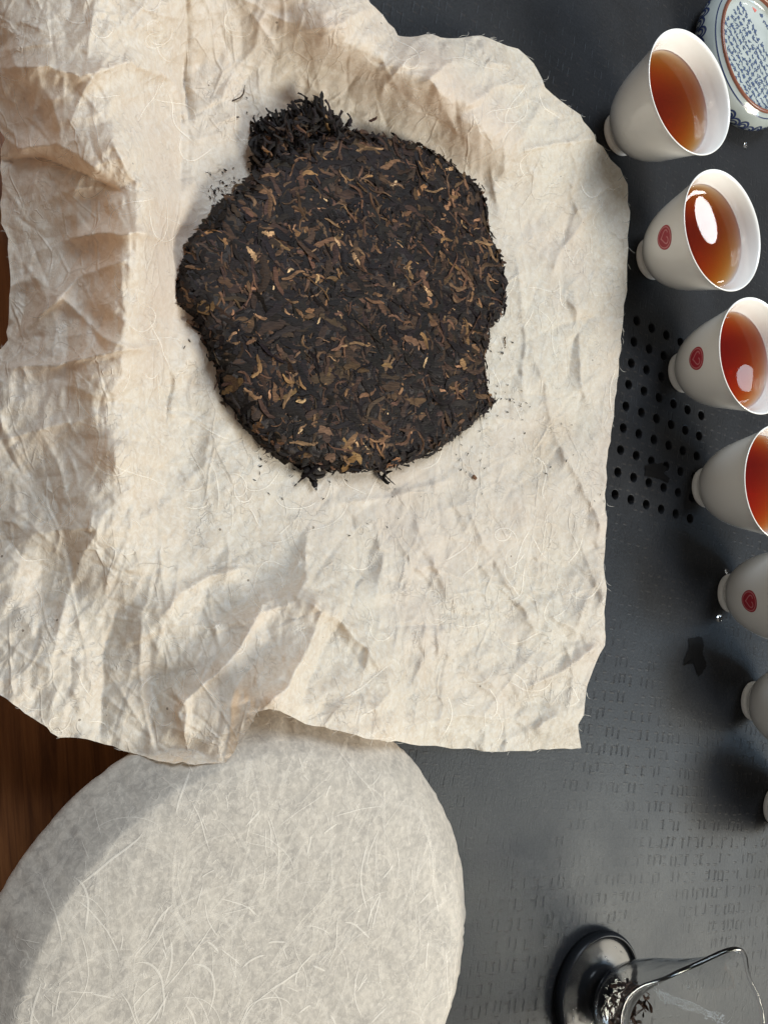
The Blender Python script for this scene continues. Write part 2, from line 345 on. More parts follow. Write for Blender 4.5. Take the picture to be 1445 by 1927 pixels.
GX, GY, GA, P1, P2, HR = 0.361234, 0.100583, -0.270250, 0.012995, 0.012933, 0.0028
E1 = np.array([math.cos(GA), math.sin(GA)]); E2 = np.array([-math.sin(GA), math.cos(GA)])
UL = -0.2087
def build_tray():
    Vs, Fs = [], []
    def add(vs, f):
        b = len(Vs); Vs.extend(vs); Fs.extend([tuple(i + b for i in q) for q in f])
    i0, i1, j0, j1 = -3, 6, 0, 9
    ua, ub, va, vb = (i0 - .5) * P1, (i1 - .5) * P1, -(j1 - .5) * P2, .5 * P2
    n = 24; ang = [2 * math.pi * (k + .5) / n for k in range(n)]
    for i in range(i0, i1):
        for j in range(j0, j1):
            cx, cy = i * P1, -j * P2; vs = []; f = []
            for a in ang:                                   # square border, hole lip, hole rim, hole wall
                c, s = math.cos(a), math.sin(a); k = 1 / max(abs(c), abs(s))
                vs.append((cx + c * k * P1 / 2, cy + s * k * P2 / 2, 0.0))
            for rr, z in ((HR + 0.0005, 0), (HR + 0.00012, -0.00012), (HR, -0.0005), (HR, -0.0085)):
                vs += [(cx + rr * math.cos(a), cy + rr * math.sin(a), z) for a in ang]
            for r in range(4):
                for k in range(n):
                    f.append((r * n + k, r * n + (k + 1) % n, (r + 1) * n + (k + 1) % n, (r + 1) * n + k))
            # corners of the cell
            for q in range(4):
                a = math.pi / 4 + q * math.pi / 2
                vs.append((cx + math.copysign(P1 / 2, math.cos(a)), cy + math.copysign(P2 / 2, math.sin(a)), 0.0))
                k0 = 3 * q * 2 + 2
                f.append((k0, 5 * n + q, k0 + 1))
            add(vs, f)
    def quad(x0, x1, y0, y1, z=0.0): add([(x0, y0, z), (x1, y0, z), (x1, y1, z), (x0, y1, z)], [(0, 1, 2, 3)])
    U1, V0, V1 = 0.9, -0.9, 0.9
    quad(UL + 0.001, ua, V0, V1); quad(ub, U1, V0, V1); quad(ua, ub, V0, va); quad(ua, ub, vb, V1)
    quad(ua, ub, va, vb, -0.0088)                           # dark bottom of the drain
    add([(UL + 0.001, V0, 0), (UL + 0.001, V1, 0), (UL, V1, -0.001), (UL, V0, -0.001)], [(0, 1, 2, 3)])
    add([(UL, V0, -0.001), (UL, V1, -0.001), (UL, V1, WOODZ + 0.0003), (UL, V0, WOODZ + 0.0003)], [(0, 1, 2, 3)])
    o = mesh('tea_tray', np.array(Vs), Fs, M_tray, smooth=False)
    o.location = (GX, GY, 0); o.rotation_euler.z = GA
    tag(o, 'dark grey stone tea tray with a block of round drain holes', 'tray')
build_tray()

# ------------------------------------------------------------------ wrapped round tea cake (bottom left)
WC = np.array([0.1010, -0.1770]); WR = 0.1025
WPROF = np.array([(0, .0318), (.03, .0316), (.06, .0306), (.076, .0296), (.0850, .0282), (.0890, .0265), (.0945, .0208), (.0998, .0145), (WR, .0098), (.1010, .0050), (.0960, .0016), (.0850, .0006), (0, .0006)])
def wrap_height(x, y):
    r = np.hypot(x - WC[0], y - WC[1]); top = WPROF[:9]
    return np.where(r < WR, np.interp(r, top[:, 0], top[:, 1]), -1.0)
def build_wrapped():
    root = thing('wrapped_tea_cake', 'round tea cake fully wrapped in pale fibrous mulberry paper, lower left', 'tea cake', (WC[0], WC[1], 0))
    n = 420; prof = spline(WPROF, 190); V, F = lathe(prof, n)
    ang = np.arctan2(V[:, 1], V[:, 0]); rad = np.hypot(V[:, 0], V[:, 1]); x, y = V[:, 0], V[:, 1]
    lump = (fbm(x * 28 + 5, y * 28, 3) - .47) * 0.0016 + (ridged(x * 55 + fbm(x * 40, y * 40, 9) * 2, y * 55, 7) - .5) * 0.00035 + (fbm(x * 220, y * 220, 5) - .47) * 0.00035
    edge = np.clip((rad - 0.085) / 0.012, 0, 1)
    pl = (ridged(ang * 22 + rad * 60, V[:, 2] * 60 + rad * 20, 21) - .5) * 0.0008 * edge + (vnoise(np.cos(ang) * 3 + 9, np.sin(ang) * 3, 33) - .5) * 0.003 * edge
    up = V[:, 2] > 0.003
    V[:, 2] += np.where(up, lump * (1 - edge * .6), 0)
    k = np.where(up, 1 + (pl + lump * edge * .4) / np.maximum(rad, .02), 1); V[:, 0] *= k; V[:, 1] *= k
    mesh('paper_wrapper', V, F, M_wrap, root)
    # long pale fibres lying in the paper
    Vs, Fs = [], []
    g = np.random.default_rng(5)
    for q in range(320):
        r = 0.1 * math.sqrt(g.random()); a = g.random() * 6.283; p = np.array([r * math.cos(a), r * math.sin(a)])
        th = g.normal(1.35, .6); L = g.choice([.005, .009, .015, .028]) * g.uniform(.7, 1.2); m = int(10 + L * 900); kap = g.normal(0, 45)
        hw = g.choice([.00009, .00013, .0002, .00034]); pts = []
        for s in range(m):
            pts.append(p.copy()); kap += g.normal(0, 20); kap *= .95; th += kap * L / m; p = p + np.array([math.cos(th), math.sin(th)]) * L / m
        pts = np.array(pts)
        if np.hypot(*pts.T).max() > .099: continue
        d = np.gradient(pts, axis=0); d /= np.linalg.norm(d, axis=1)[:, None] + 1e-12; nn = np.c_[-d[:, 1], d[:, 0]]
        wv = hw * np.clip(np.minimum(np.linspace(0, 6, m), np.linspace(6, 0, m)), .25, 1)
        b = len(Vs)
        for side in (-1, 1):
            Q = pts + nn * (wv * side)[:, None]; rr = np.hypot(*Q.T)
            z = np.interp(rr, prof[:110, 0], prof[:110, 1]); xx, yy = Q[:, 0], Q[:, 1]; e2 = np.clip((rr - .085) / .012, 0, 1)
            z = z + ((fbm(xx * 28 + 5, yy * 28, 3) - .47) * 0.0016 + (ridged(xx * 55 + fbm(xx * 40, yy * 40, 9) * 2, yy * 55, 7) - .5) * 0.00035 + (fbm(xx * 220, yy * 220, 5) - .47) * 0.00035) * (1 - e2 * .6) + 0.00016 + e2 * .0005
            Vs += [(*c, h) for c, h in zip(Q, z)]
        Fs += [(b + k, b + k + 1, b + m + k + 1, b + m + k) for k in range(m - 1)]
    tag(mesh('fibres', Vs, Fs, M_fibre2, root), None, None, None, 'stuff')
    Vs, Fs = [], []
    for q in range(260):
        r = 0.1 * math.sqrt(g.random()); a = g.random() * 6.283; p = np.array([r * math.cos(a), r * math.sin(a)]); th = g.normal(1.2, .5); L = g.uniform(.010, .045); m = int(12 + L * 700); kap = g.normal(0, 22)
        hw = g.uniform(.0004, .0011); pts = []
        for s_ in range(m): pts.append(p.copy()); kap += g.normal(0, 10); kap *= .95; th += kap * L / m; p = p + np.array([math.cos(th), math.sin(th)]) * L / m
        pts = np.array(pts)
        if np.hypot(*pts.T).max() > .097: continue
        d = np.gradient(pts, axis=0); d /= np.linalg.norm(d, axis=1)[:, None] + 1e-12; nn = np.c_[-d[:, 1], d[:, 0]]; wv = hw * np.sin(np.pi * np.linspace(.03, .97, m)) * (1 + .3 * np.sin(np.linspace(0, 9, m) + q))
        b = len(Vs)
        for side in (-1, 1):
            Q = pts + nn * (wv * side)[:, None]; rr = np.hypot(*Q.T); xx, yy = Q[:, 0], Q[:, 1]; e2 = np.clip((rr - .085) / .012, 0, 1)
            z = np.interp(rr, prof[:110, 0], prof[:110, 1]) + ((fbm(xx * 28 + 5, yy * 28, 3) - .47) * 0.0016 + (ridged(xx * 55 + fbm(xx * 40, yy * 40, 9) * 2, yy * 55, 7) - .5) * 0.00035 + (fbm(xx * 220, yy * 220, 5) - .47) * 0.00035) * (1 - e2 * .6) + 0.00012 + .000002 * (q % 9) + e2 * .0005
            Vs += [(*c, h) for c, h in zip(Q, z)]
        Fs += [(b + k, b + k + 1, b + m + k + 1, b + m + k) for k in range(m - 1)]
    tag(mesh('fibre_wisps', Vs, Fs, M_wisp, root), None, None, None, 'stuff')
    return root
build_wrapped()

# ------------------------------------------------------------------ tea cake outline (needed by the paper)
def zc(pts, ox, oy, s): return [(ox + x / s, oy + y / s) for x, y in pts]
CAKE_PX = zc([(385,345),(330,395),(250,460),(180,550),(120,640),(90,720),(82,800),(90,855),(130,880),(165,910),(190,980),(215,1060),(240,1100),(255,1180),(280,1240),(320,1290),(350,1340),(400,1390),(440,1430),(500,1465),(560,1490),(640,1500),(720,1510),(800,1515),(880,1505),(930,1495),(1000,1470),(1040,1460),(1100,1420),(1150,1385),(1200,1350),(1250,1310),(1280,1270),(1305,1250),(1280,1215),(1275,1170),(1265,1100),(1275,1030),(1280,960),(1310,930),(1335,900),(1345,840),(1340,770),(1330,700),(1300,640),(1280,570),(1275,500),(1250,440),(1230,400),(1180,370),(1150,340),(1100,300),(1040,265),(960,240),(880,225),(800,205),(720,190),(650,210),(560,250),(470,290)], 300, 150, 2.064)
CHUNK_PX = zc([(372,215),(375,180),(400,150),(440,140),(480,118),(540,100),(600,85),(640,95),(665,125),(700,150),(730,190),(690,240),(560,290),(430,340),(392,345),(380,300),(370,260)], 300, 150, 2.064)
CAKE_XY = np.array([unproj(x, y, .010)[:2] for x, y in CAKE_PX])

# ------------------------------------------------------------------ the opened, crumpled wrapper under the cake
SHEET = [(-60,-90),(300,-90),(690,-90),(694,5),(730,40),(748,66),(758,69),(800,66),(860,72),(905,66),(935,80),(975,92),(1005,120),(1018,150),(1040,180),(1090,215),(1125,265),(1150,300),(1167,318),(1179,345),(1183,400),(1181,480),(1176,560),(1170,620),(1160,720),(1150,800),(1142,860),(1138,900),(1140,990),(1136,1030),(1139,1150),(1137,1215),(1115,1260),(1101,1305),(1099,1345),(1086,1365),(1088,1380),(1092,1407),(1000,1412),(930,1414),(850,1408),(790,1402),(700,1392),(640,1378),(575,1362),(550,1350),(525,1337),(505,1335),(484,1341),(462,1378),(440,1415),(424,1436),(370,1438),(300,1432),(230,1412),(165,1392),(112,1387),(60,1350),(0,1307),(-70,1240),(-110,1000),(-90,760),(-20,668),(5,655),(15,640),(17,580),(22,540),(20,500),(14,450),(5,420),(2,385),(6,345),(3,300),(1,282),(8,262),(0,245),(-40,150)]
# height of the sheet in millimetres at places
CTRL = [ # floor round and under the cake
(420,420,2),(450,330,2),(560,280,2),(650,500,1.5),(800,700,1.5),(500,700,1.5),(620,840,2),(760,860,2),(900,720,2),(940,560,2),(880,400,3),(760,300,3),(380,620,3),(420,760,3),(500,880,3),
# right part lying on the tray
(1000,480,3),(1000,700,2.5),(1050,900,3),(1090,640,4),(1130,480,6),(1183,400,9),(1176,560,8),(1165,680,6),(1150,800,5),(1140,900,7),(1138,1030,7),(1139,1150,8),(1120,1250,7),(1099,1345,4),(1092,1407,3),(1000,1412,3),(930,1414,4),(850,1408,7),(790,1402,12),(1000,1100,4),(900,1000,4),(900,1200,6),(800,950,4),(1000,1280,7),(780,1150,8),(800,1300,12),
# upper right ridge
(560,-60,34),(610,40,33),(688,78,34),(765,122,35),(840,180,34),(905,245,28),(965,285,18),(1040,330,10),(1100,350,8),
(560,130,10),(640,170,8),(720,205,9),(800,250,8),(860,300,6),(930,340,5),(700,20,24),(750,72,22),(860,75,20),(930,85,19),(1005,120,16),(1018,150,16),(930,170,22),(1000,230,16),(1060,230,14),(1090,215,12),(1125,265,10),(1150,300,9),(1170,330,9),
# top centre
(430,30,16),(430,120,8),(500,60,16),(390,200,4),(380,300,3),(360,420,2.5),(420,-60,24),
# left foot line and crest
(343,130,7),(338,220,5),(334,320,4),(330,450,4),(325,600,4),(316,740,4),(305,850,5),(320,940,5),
(335,20,22),(330,-60,30),(250,200,26),(285,120,20),(245,285,36),(275,370,36),(272,450,36),(258,515,34),(238,590,32),(232,690,30),(222,850,26),(205,980,23),(180,380,20),(170,600,14),(160,850,11),(185,490,19),(240,1090,18),(300,1160,17),
(150,80,30),(60,100,24),(120,160,32),(0,60,14),(-50,-50,10),(200,-50,30),(60,200,16),(10,300,2),(110,300,18),(130,400,14),(60,420,2),(20,500,-7),(110,560,10),(60,620,0),(15,640,-7),(100,740,8),(20,760,0),(-60,800,-7),(100,900,6),(0,950,-2),(-80,1000,-8),(100,1080,4),(0,1150,2),(-60,1230,3),(0,1307,8),(100,1230,8),(112,1387,9),(60,1340,9),(200,1300,10),(200,1390,11),(300,1432,14),(290,1300,11),(220,1160,10),
# lower middle: rises over the wrapped cake
(420,920,5),(400,1020,9),(500,1000,6),(320,1060,12),(420,1120,14),(620,960,4),(680,1040,6),(540,1080,10),(380,1240,19),(480,1200,20),(560,1130,19),(610,1150,20),(660,1180,16),(720,1220,15),
(424,1436,30),(370,1438,22),(400,1360,27),(470,1320,33),(484,1341,35),(525,1337,36),(550,1350,33),(600,1320,32),(640,1378,33),(700,1392,32),(740,1330,24),(700,1280,22),(600,1240,24),(540,1260,30)]
# creases: polyline, ridge height in mm (negative is a valley), half width in px, 's' sharp
CREASE = [([(346,120),(338,300),(331,450),(326,600),(318,740),(302,860)],-3.5,13),([(566,1125),(608,1148),(585,1210),(545,1290),(490,1340)],9,26),([(640,1170),(600,1240),(570,1330)],-6,26),([(612,1150),(640,1160),(690,1215),(718,1260)],6,16),([(718,1260),(735,1300),(708,1330),(735,1390)],4.5,18),
([(570,1040),(575,1090),(560,1130)],3,16),([(800,1160),(790,1280),(800,1395)],3,16),([(850,1180),(835,1290),(825,1400)],2.6,13),([(770,1210),(760,1390)],-3,16),([(300,1170),(345,1115),(400,1085),(470,1065)],4,22),
([(345,1385),(340,1340),(360,1310),(430,1250),(500,1130)],5,16),([(480,1140),(505,1200),(440,1300),(420,1430)],-4,24),([(330,1300),(355,1330),(345,1400)],4,10),([(390,1180),(480,1160),(560,1130)],3.5,18),
([(780,975),(830,1080),(860,1160)],2.2,10),([(880,950),(940,1070),(1010,1185)],2.6,10),([(1055,850),(1110,940),(1139,1000)],2.8,9),([(1000,650),(1040,800),(1060,880)],2.2,9),([(975,480),(985,620),(990,760)],2,9),([(1085,560),(1090,680),(1110,780)],2.2,10),([(985,1300),(1060,1265),(1130,1205)],4.5,14),([(1000,1375),(1050,1345),(1085,1372)],2.5,12),([(930,1010),(985,1120),(1090,1190)],2,9),([(700,960),(720,1060),(700,1130)],2,12),
([(0,300),(80,302),(150,325),(222,358)],-8,12),([(20,285),(110,270),(200,330)],5,20),([(20,130),(90,120),(150,150),(250,118),(310,150)],5,16),([(290,130),(325,160),(350,225)],3.5,9),([(130,455),(190,440),(265,440),(335,452)],4.5,9),([(215,270),(240,330),(265,350)],4,9),([(30,640),(110,560),(160,520),(250,480)],4,13),([(60,600),(120,560),(200,640),(280,660)],3,10),([(0,690),(110,690),(200,665),(310,640)],4,10),([(345,-40),(350,60),(345,160),(360,240)],-5,12),
([(0,830),(90,810),(200,780)],3,14),([(40,860),(120,1000),(150,1150)],-3,26),([(190,980),(150,1060),(110,1180),(90,1300)],3,22),([(230,1120),(200,1230),(190,1390)],-3,18),([(0,980),(80,1000),(190,990)],3,15),([(270,1150),(260,1260),(290,1420)],2.6,14),
([(985,285),(1050,268),(1125,262)],3,8),([(1070,262),(1085,310),(1080,370),(1095,410)],2.6,9),([(1015,200),(990,245),(968,278)],2.5,9),([(830,70),(850,110),(815,150),(840,185)],3.5,12),([(905,70),(920,120),(960,130),(1000,190)],3,12),([(870,200),(930,165),(1000,160)],3,14),([(560,60),(640,40),(690,10)],3,18),([(1160,335),(1120,380),(1060,470),(1040,520)],2.6,14),([(1110,600),(1080,640),(1060,720)],-2.2,14),
([(385,640),(330,700),(322,800)],2,14),([(430,800),(380,880),(330,930)],1.6,18),([(440,130),(420,190),(440,230)],2,14),([(960,300),(930,350),(940,420)],2.2,14),([(500,20),(480,90),(440,140)],2.5,20),([(630,130),(720,150),(800,205),(880,260)],-2,14),
([(240,1000),(330,940),(440,890)],1.6,20),([(640,950),(740,930),(860,900)],1.8,14)]
def rbf(pts, X, Y, lam=0.6):
    P = np.array(pts, float); c = P[:, :2] / 300.0; z = P[:, 2]
    def K(d): return d * d * np.log(d + 1e-9)
    D = np.hypot(c[:, None, 0] - c[None, :, 0], c[:, None, 1] - c[None, :, 1]); n = len(P)
    A = np.zeros((n + 3, n + 3)); A[:n, :n] = K(D) + np.eye(n) * 0.012 * lam; A[:n, n] = 1; A[:n, n + 1:] = c; A[n:, :n] = A[:n, n:].T
    s = np.linalg.solve(A, np.r_[z, 0, 0, 0]); out = s[n] + s[n + 1] * X / 300 + s[n + 2] * Y / 300
    for k in range(n): out = out + s[k] * K(np.hypot(X / 300 - c[k, 0], Y / 300 - c[k, 1]))
    return out
class Sheet: pass
def floor_height(x, y):
    u = (x - GX) * E1[0] + (y - GY) * E1[1]
    return np.maximum(np.where(u > UL - 0.002, 0.0, WOODZ), wrap_height(x, y))
def build_sheet():
    step = 2.6
    xs = np.arange(-120, 1200, step); ys = np.arange(-100, 1450, step)
    X, Y = np.meshgrid(xs, ys)
    poly = densify(SHEET, 14, 1.3, 4)
    ins = inside(poly, X, Y); bd, bx, by, _ = poly_near(poly, X, Y)
    cells = ins[:-1, :-1] | ins[1:, :-1] | ins[:-1, 1:] | ins[1:, 1:]
    slit = [(1015,197),(1002,223),(992,243),(984,258),(974,270),(971,268),(983,250),(998,222)]
    cxm, cym = (X[:-1, :-1] + X[1:, 1:]) / 2, (Y[:-1, :-1] + Y[1:, 1:]) / 2
    pass
    X = np.where(ins, X, bx); Y = np.where(ins, Y, by)
    z = np.full(X.shape, 0.0)
    step2 = 14.0                                             # coarse evaluation of the smooth part
    xc = np.arange(-134, 1230, step2); yc = np.arange(-114, 1480, step2); XC, YC = np.meshgrid(xc, yc); ZC = rbf(CTRL, XC, YC)
    def lerp(Z, x, y, x0, y0, st):
        u = np.clip((x - x0) / st, 0, Z.shape[1] - 1.001); v = np.clip((y - y0) / st, 0, Z.shape[0] - 1.001)
        i = u.astype(int); j = v.astype(int); fu = u - i; fv = v - j
        fu2 = fu; fv2 = fv
        return (Z[j, i] * (1 - fu2) + Z[j, i + 1] * fu2) * (1 - fv2) + (Z[j + 1, i] * (1 - fu2) + Z[j + 1, i + 1] * fu2) * fv2
    z = lerp(ZC, X, Y, xc[0], yc[0], step2)
    # wobble so that creases are not straight
    wx = X + (fbm(X / 80, Y / 80, 40, 3) - .44) * 20; wy = Y + (fbm(X / 80 + 50, Y / 80, 41, 3) - .44) * 20
    vx = X + (fbm(X / 120, Y / 120, 44, 2) - .38) * 14; vy = Y + (fbm(X / 120 + 50, Y / 120, 45, 2) - .38) * 14
    cr = np.zeros_like(z)
    for pl, h, wd in CREASE:
        p = np.array(pl, float)
        sel = (X > p[:, 0].min() - 5 * wd - 20) & (X < p[:, 0].max() + 5 * wd + 20) & (Y > p[:, 1].min() - 5 * wd - 20) & (Y < p[:, 1].max() + 5 * wd + 20)
        d, _, _, t = poly_near(p, wx[sel], wy[sel], closed=False)
        pr = np.exp(-np.sqrt(d * d + 1.0) / wd) * np.minimum(1, np.minimum(t, 1 - t) * 6 + .35)
        cr[sel] += h * pr * 0.85
    g = np.random.default_rng(8)
    for q in range(1100):                                     # small random creases
        cx, cy = g.uniform(-60, 1180), g.uniform(-60, 1430); a = g.normal(1.25, .75); L = g.uniform(14, 70) * (2.2 if q % 5 == 0 else 1); wd = g.choice([2.0, 2.8, 4.0, 8.0])
        h = g.choice([-1, 1], p=[.4, .6]) * g.uniform(.35, .8) * 1.0 * (wd / 5) ** .6 * (1.5 if cy > 1050 or cx < 330 or cy < 260 else 1)
        m = L * 1.5 + 5 * wd
        sel = (np.abs(X - cx) < m) & (np.abs(Y - cy) < m)
        dx, dy = vx[sel] - cx, vy[sel] - cy; al = dx * math.cos(a) + dy * math.sin(a); ac = -dx * math.sin(a) + dy * math.cos(a) + al * al * g.normal(0, .002)
        cr[sel] += h * np.exp(-np.sqrt(ac * ac + .6) / wd) * np.exp(-(al / L) ** 2)
    ax = X + (fbm(X / 130, Y / 130, 61, 2) - .38) * 44; ay = Y + (fbm(X / 130, Y / 130 + 31, 62, 2) - .38) * 44
    def fc(c, th, sd, st=1.4):
        u = ax * math.cos(th) + ay * math.sin(th); v = -ax * math.sin(th) + ay * math.cos(th); return facet(u / c, v / (c * st), sd) - .5
    rd = fc(88, .3, 71) * 4.2 + fc(47, -.5, 72, 1.8) * 2.6 + fc(25, .9, 73, 1.8) * 1.6 + fc(13, .1, 74, 2.0) * 0.75
    left = np.clip((360 - X) / 160, 0, 1) ; low = np.clip((Y - 1000) / 200, 0, 1); top = np.clip((300 - Y) / 120, 0, 1)
    amp = 0.62 + 0.65 * np.maximum(np.maximum(left, low * .75), top * .7)
    G0 = unproj(X, Y, .003); dcake, _, _, _ = poly_near(CAKE_XY, G0[..., 0], G0[..., 1]); incake = inside(CAKE_XY, G0[..., 0], G0[..., 1])
    mask = np.where(incake, 0.15, np.clip(dcake / .012, .25, 1))
    z = z + cr * mask + rd * amp * mask + (fbm(X / 9, Y / 9, 90, 3) - .44) * 0.16 * mask + fc(7, .6, 75, 2.2) * .20 * mask
    z = z / 1000.0
    for it in range(3):
        P = unproj(X, Y, z); z = np.maximum(z, floor_height(P[..., 0], P[..., 1]) + 0.0012)
        z = np.where(incake, np.minimum(z, 0.0035), z)
    P = unproj(X, Y, z)
    S = Sheet(); S.z = z; S.x0, S.y0, S.st = xs[0], ys[0], step; S.ins = ins; S.lerp = lerp; S.poly = poly
    H, Wd = X.shape; idx = np.arange(H * Wd).reshape(H, Wd)
    q = np.stack([idx[1:, :-1], idx[1:, 1:], idx[:-1, 1:], idx[:-1, :-1]], -1)[cells]
    used = np.unique(q); rem = np.full(H * Wd, -1); rem[used] = np.arange(len(used))
    S.V = P.reshape(-1, 3)[used]; S.F = rem[q]
    return S
S = build_sheet()
def sheet_pts(px, py):
    return unproj(px, py, S.lerp(S.z, np.asarray(px, float), np.asarray(py, float), S.x0, S.y0, S.st))
root = thing('paper_wrapper', 'large crumpled cream mulberry paper opened out under the dark tea cake', 'paper', (0.18, 0.05, 0))
o_sheet = mesh('sheet', S.V - np.array([0.18, 0.05, 0]), S.F, M_paper, root)
def paper_fibres():
    Vs, Fs = [], []; g = np.random.default_rng(15)
    def strand(p, th, L, hw, kap, dk, free=False):
        m = int(8 + L / 6); pts = []
        for s in range(m):
            pts.append(p.copy()); kap += dk * g.normal(0, 1); kap *= .95; th += kap * L / m; p = p + np.array([math.cos(th), math.sin(th)]) * L / m
        pts = np.array(pts)
        if not free and not inside(S.poly, pts[:, 0], pts[:, 1]).all(): return
        d = np.gradient(pts, axis=0); d /= np.linalg.norm(d, axis=1)[:, None] + 1e-12; nn = np.c_[-d[:, 1], d[:, 0]]
        wv = hw * np.clip(np.minimum(np.linspace(0, 6, m), np.linspace(6, 0, m)), .3, 1); b = len(Vs)
        c0 = sheet_pts(pts[:, 0], pts[:, 1])
        for side in (-1, 1):
            Q = pts + nn * (wv * side)[:, None]; P = sheet_pts(Q[:, 0], Q[:, 1])
            P[:, 2] = np.maximum(P[:, 2], c0[:, 2] - .0002) + 0.00035
            Vs.extend(P - np.array([0.18, 0.05, 0]))
        Fs.extend([(b + k, b + k + 1, b + m + k + 1, b + m + k) for k in range(m - 1)])
    for q in range(330):
        p = np.array([g.uniform(-20, 1180), g.uniform(-20, 1430)])
        strand(p, g.normal(1.4, .8), g.uniform(25, 130), g.uniform(.35, 1.0), g.normal(0, .022), .012)
    pl = S.poly
    for q in range(260):                                     # hairs along the torn edge
        k = g.integers(0, len(pl)); p = pl[k] + g.normal(0, .6, 2); t = pl[(k + 1) % len(pl)] - pl[k - 1]; a = math.atan2(t[1], t[0])
        strand(p, a + g.normal(0, .5), g.uniform(6, 20), .35, g.normal(0, .08), .03, True)
    tag(mesh('fibres', Vs, Fs, M_fibre, root), None, None, None, 'stuff')
paper_fibres()

# ------------------------------------------------------------------ tea leaves
def leaf_strip(L, wdt, curl, twist, seg=7, fold=0.35, wob=0.0, g=rng, blunt=0.0):
    t = np.linspace(0, 1, seg + 1); th = (t - .5) * curl + wob * np.sin(t * 6.3 + g.random() * 6)
    x = np.cumsum(np.r_[0, np.cos(th[:-1])]) / seg * L; y = np.cumsum(np.r_[0, np.sin(th[:-1])]) / seg * L
    x -= x.mean(); y -= y.mean()
    pk = g.uniform(.25, .75); env = np.where(t < pk, t / pk, (1 - t) / (1 - pk)); wv = wdt * np.maximum(g.uniform(.15, .5) + .6 * np.sqrt(env), blunt) * (1 + .16 * g.normal(0, 1, seg + 1))
    nx, ny = -np.sin(th), np.cos(th); tw = twist * (t - .5) + g.normal(0, .2)
    V = np.zeros((3, seg + 1, 3))
    for k, s in enumerate((-1, 0, 1)):
        V[k, :, 0] = x + nx * wv * .5 * s * np.cos(tw); V[k, :, 1] = y + ny * wv * .5 * s * np.cos(tw)
        V[k, :, 2] = wv * .5 * s * np.sin(tw) + (wv * fold if s == 0 else 0)
    n = seg + 1; F = []
    for k in range(2):
        for i in range(seg): F.append((k * n + i, k * n + i + 1, (k + 1) * n + i + 1, (k + 1) * n + i))
    return V.reshape(-1, 3), np.array(F)
def rot(yaw, pitch, roll):
    cy, sy, cp, sp, cr_, sr = math.cos(yaw), math.sin(yaw), math.cos(pitch), math.sin(pitch), math.cos(roll), math.sin(roll)
    return np.array([[cy, -sy, 0], [sy, cy, 0], [0, 0, 1]]) @ np.array([[cp, 0, sp], [0, 1, 0], [-sp, 0, cp]]) @ np.array([[1, 0, 0], [0, cr_, -sr], [0, sr, cr_]])
PAL = {'dark': (0.0120, 0.0092, 0.0086), 'mid': (0.042, 0.026, 0.0175), 'brown': (0.098, 0.056, 0.031), 'gold': (0.195, 0.112, 0.053), 'pale': (0.36, 0.24, 0.125)}
def lcol(kind, g):
    c = np.array(PAL[kind]) * g.uniform(.65, 1.35); return c * np.array([1, g.uniform(.9, 1.08), g.uniform(.85, 1.15)])
class Pile:
    def __init__(s): s.V, s.F, s.C, s.n = [], [], [], 0
    def add(s, V, F, c): s.V.append(V); s.F.append(F + s.n); s.C.append(np.tile(c, (len(V), 1))); s.n += len(V)
    def build(s, name, parent, origin=(0, 0, 0)): return mesh(name, np.concatenate(s.V) - np.array(origin), np.concatenate(s.F), M_leaf, parent, True, np.concatenate(s.C))

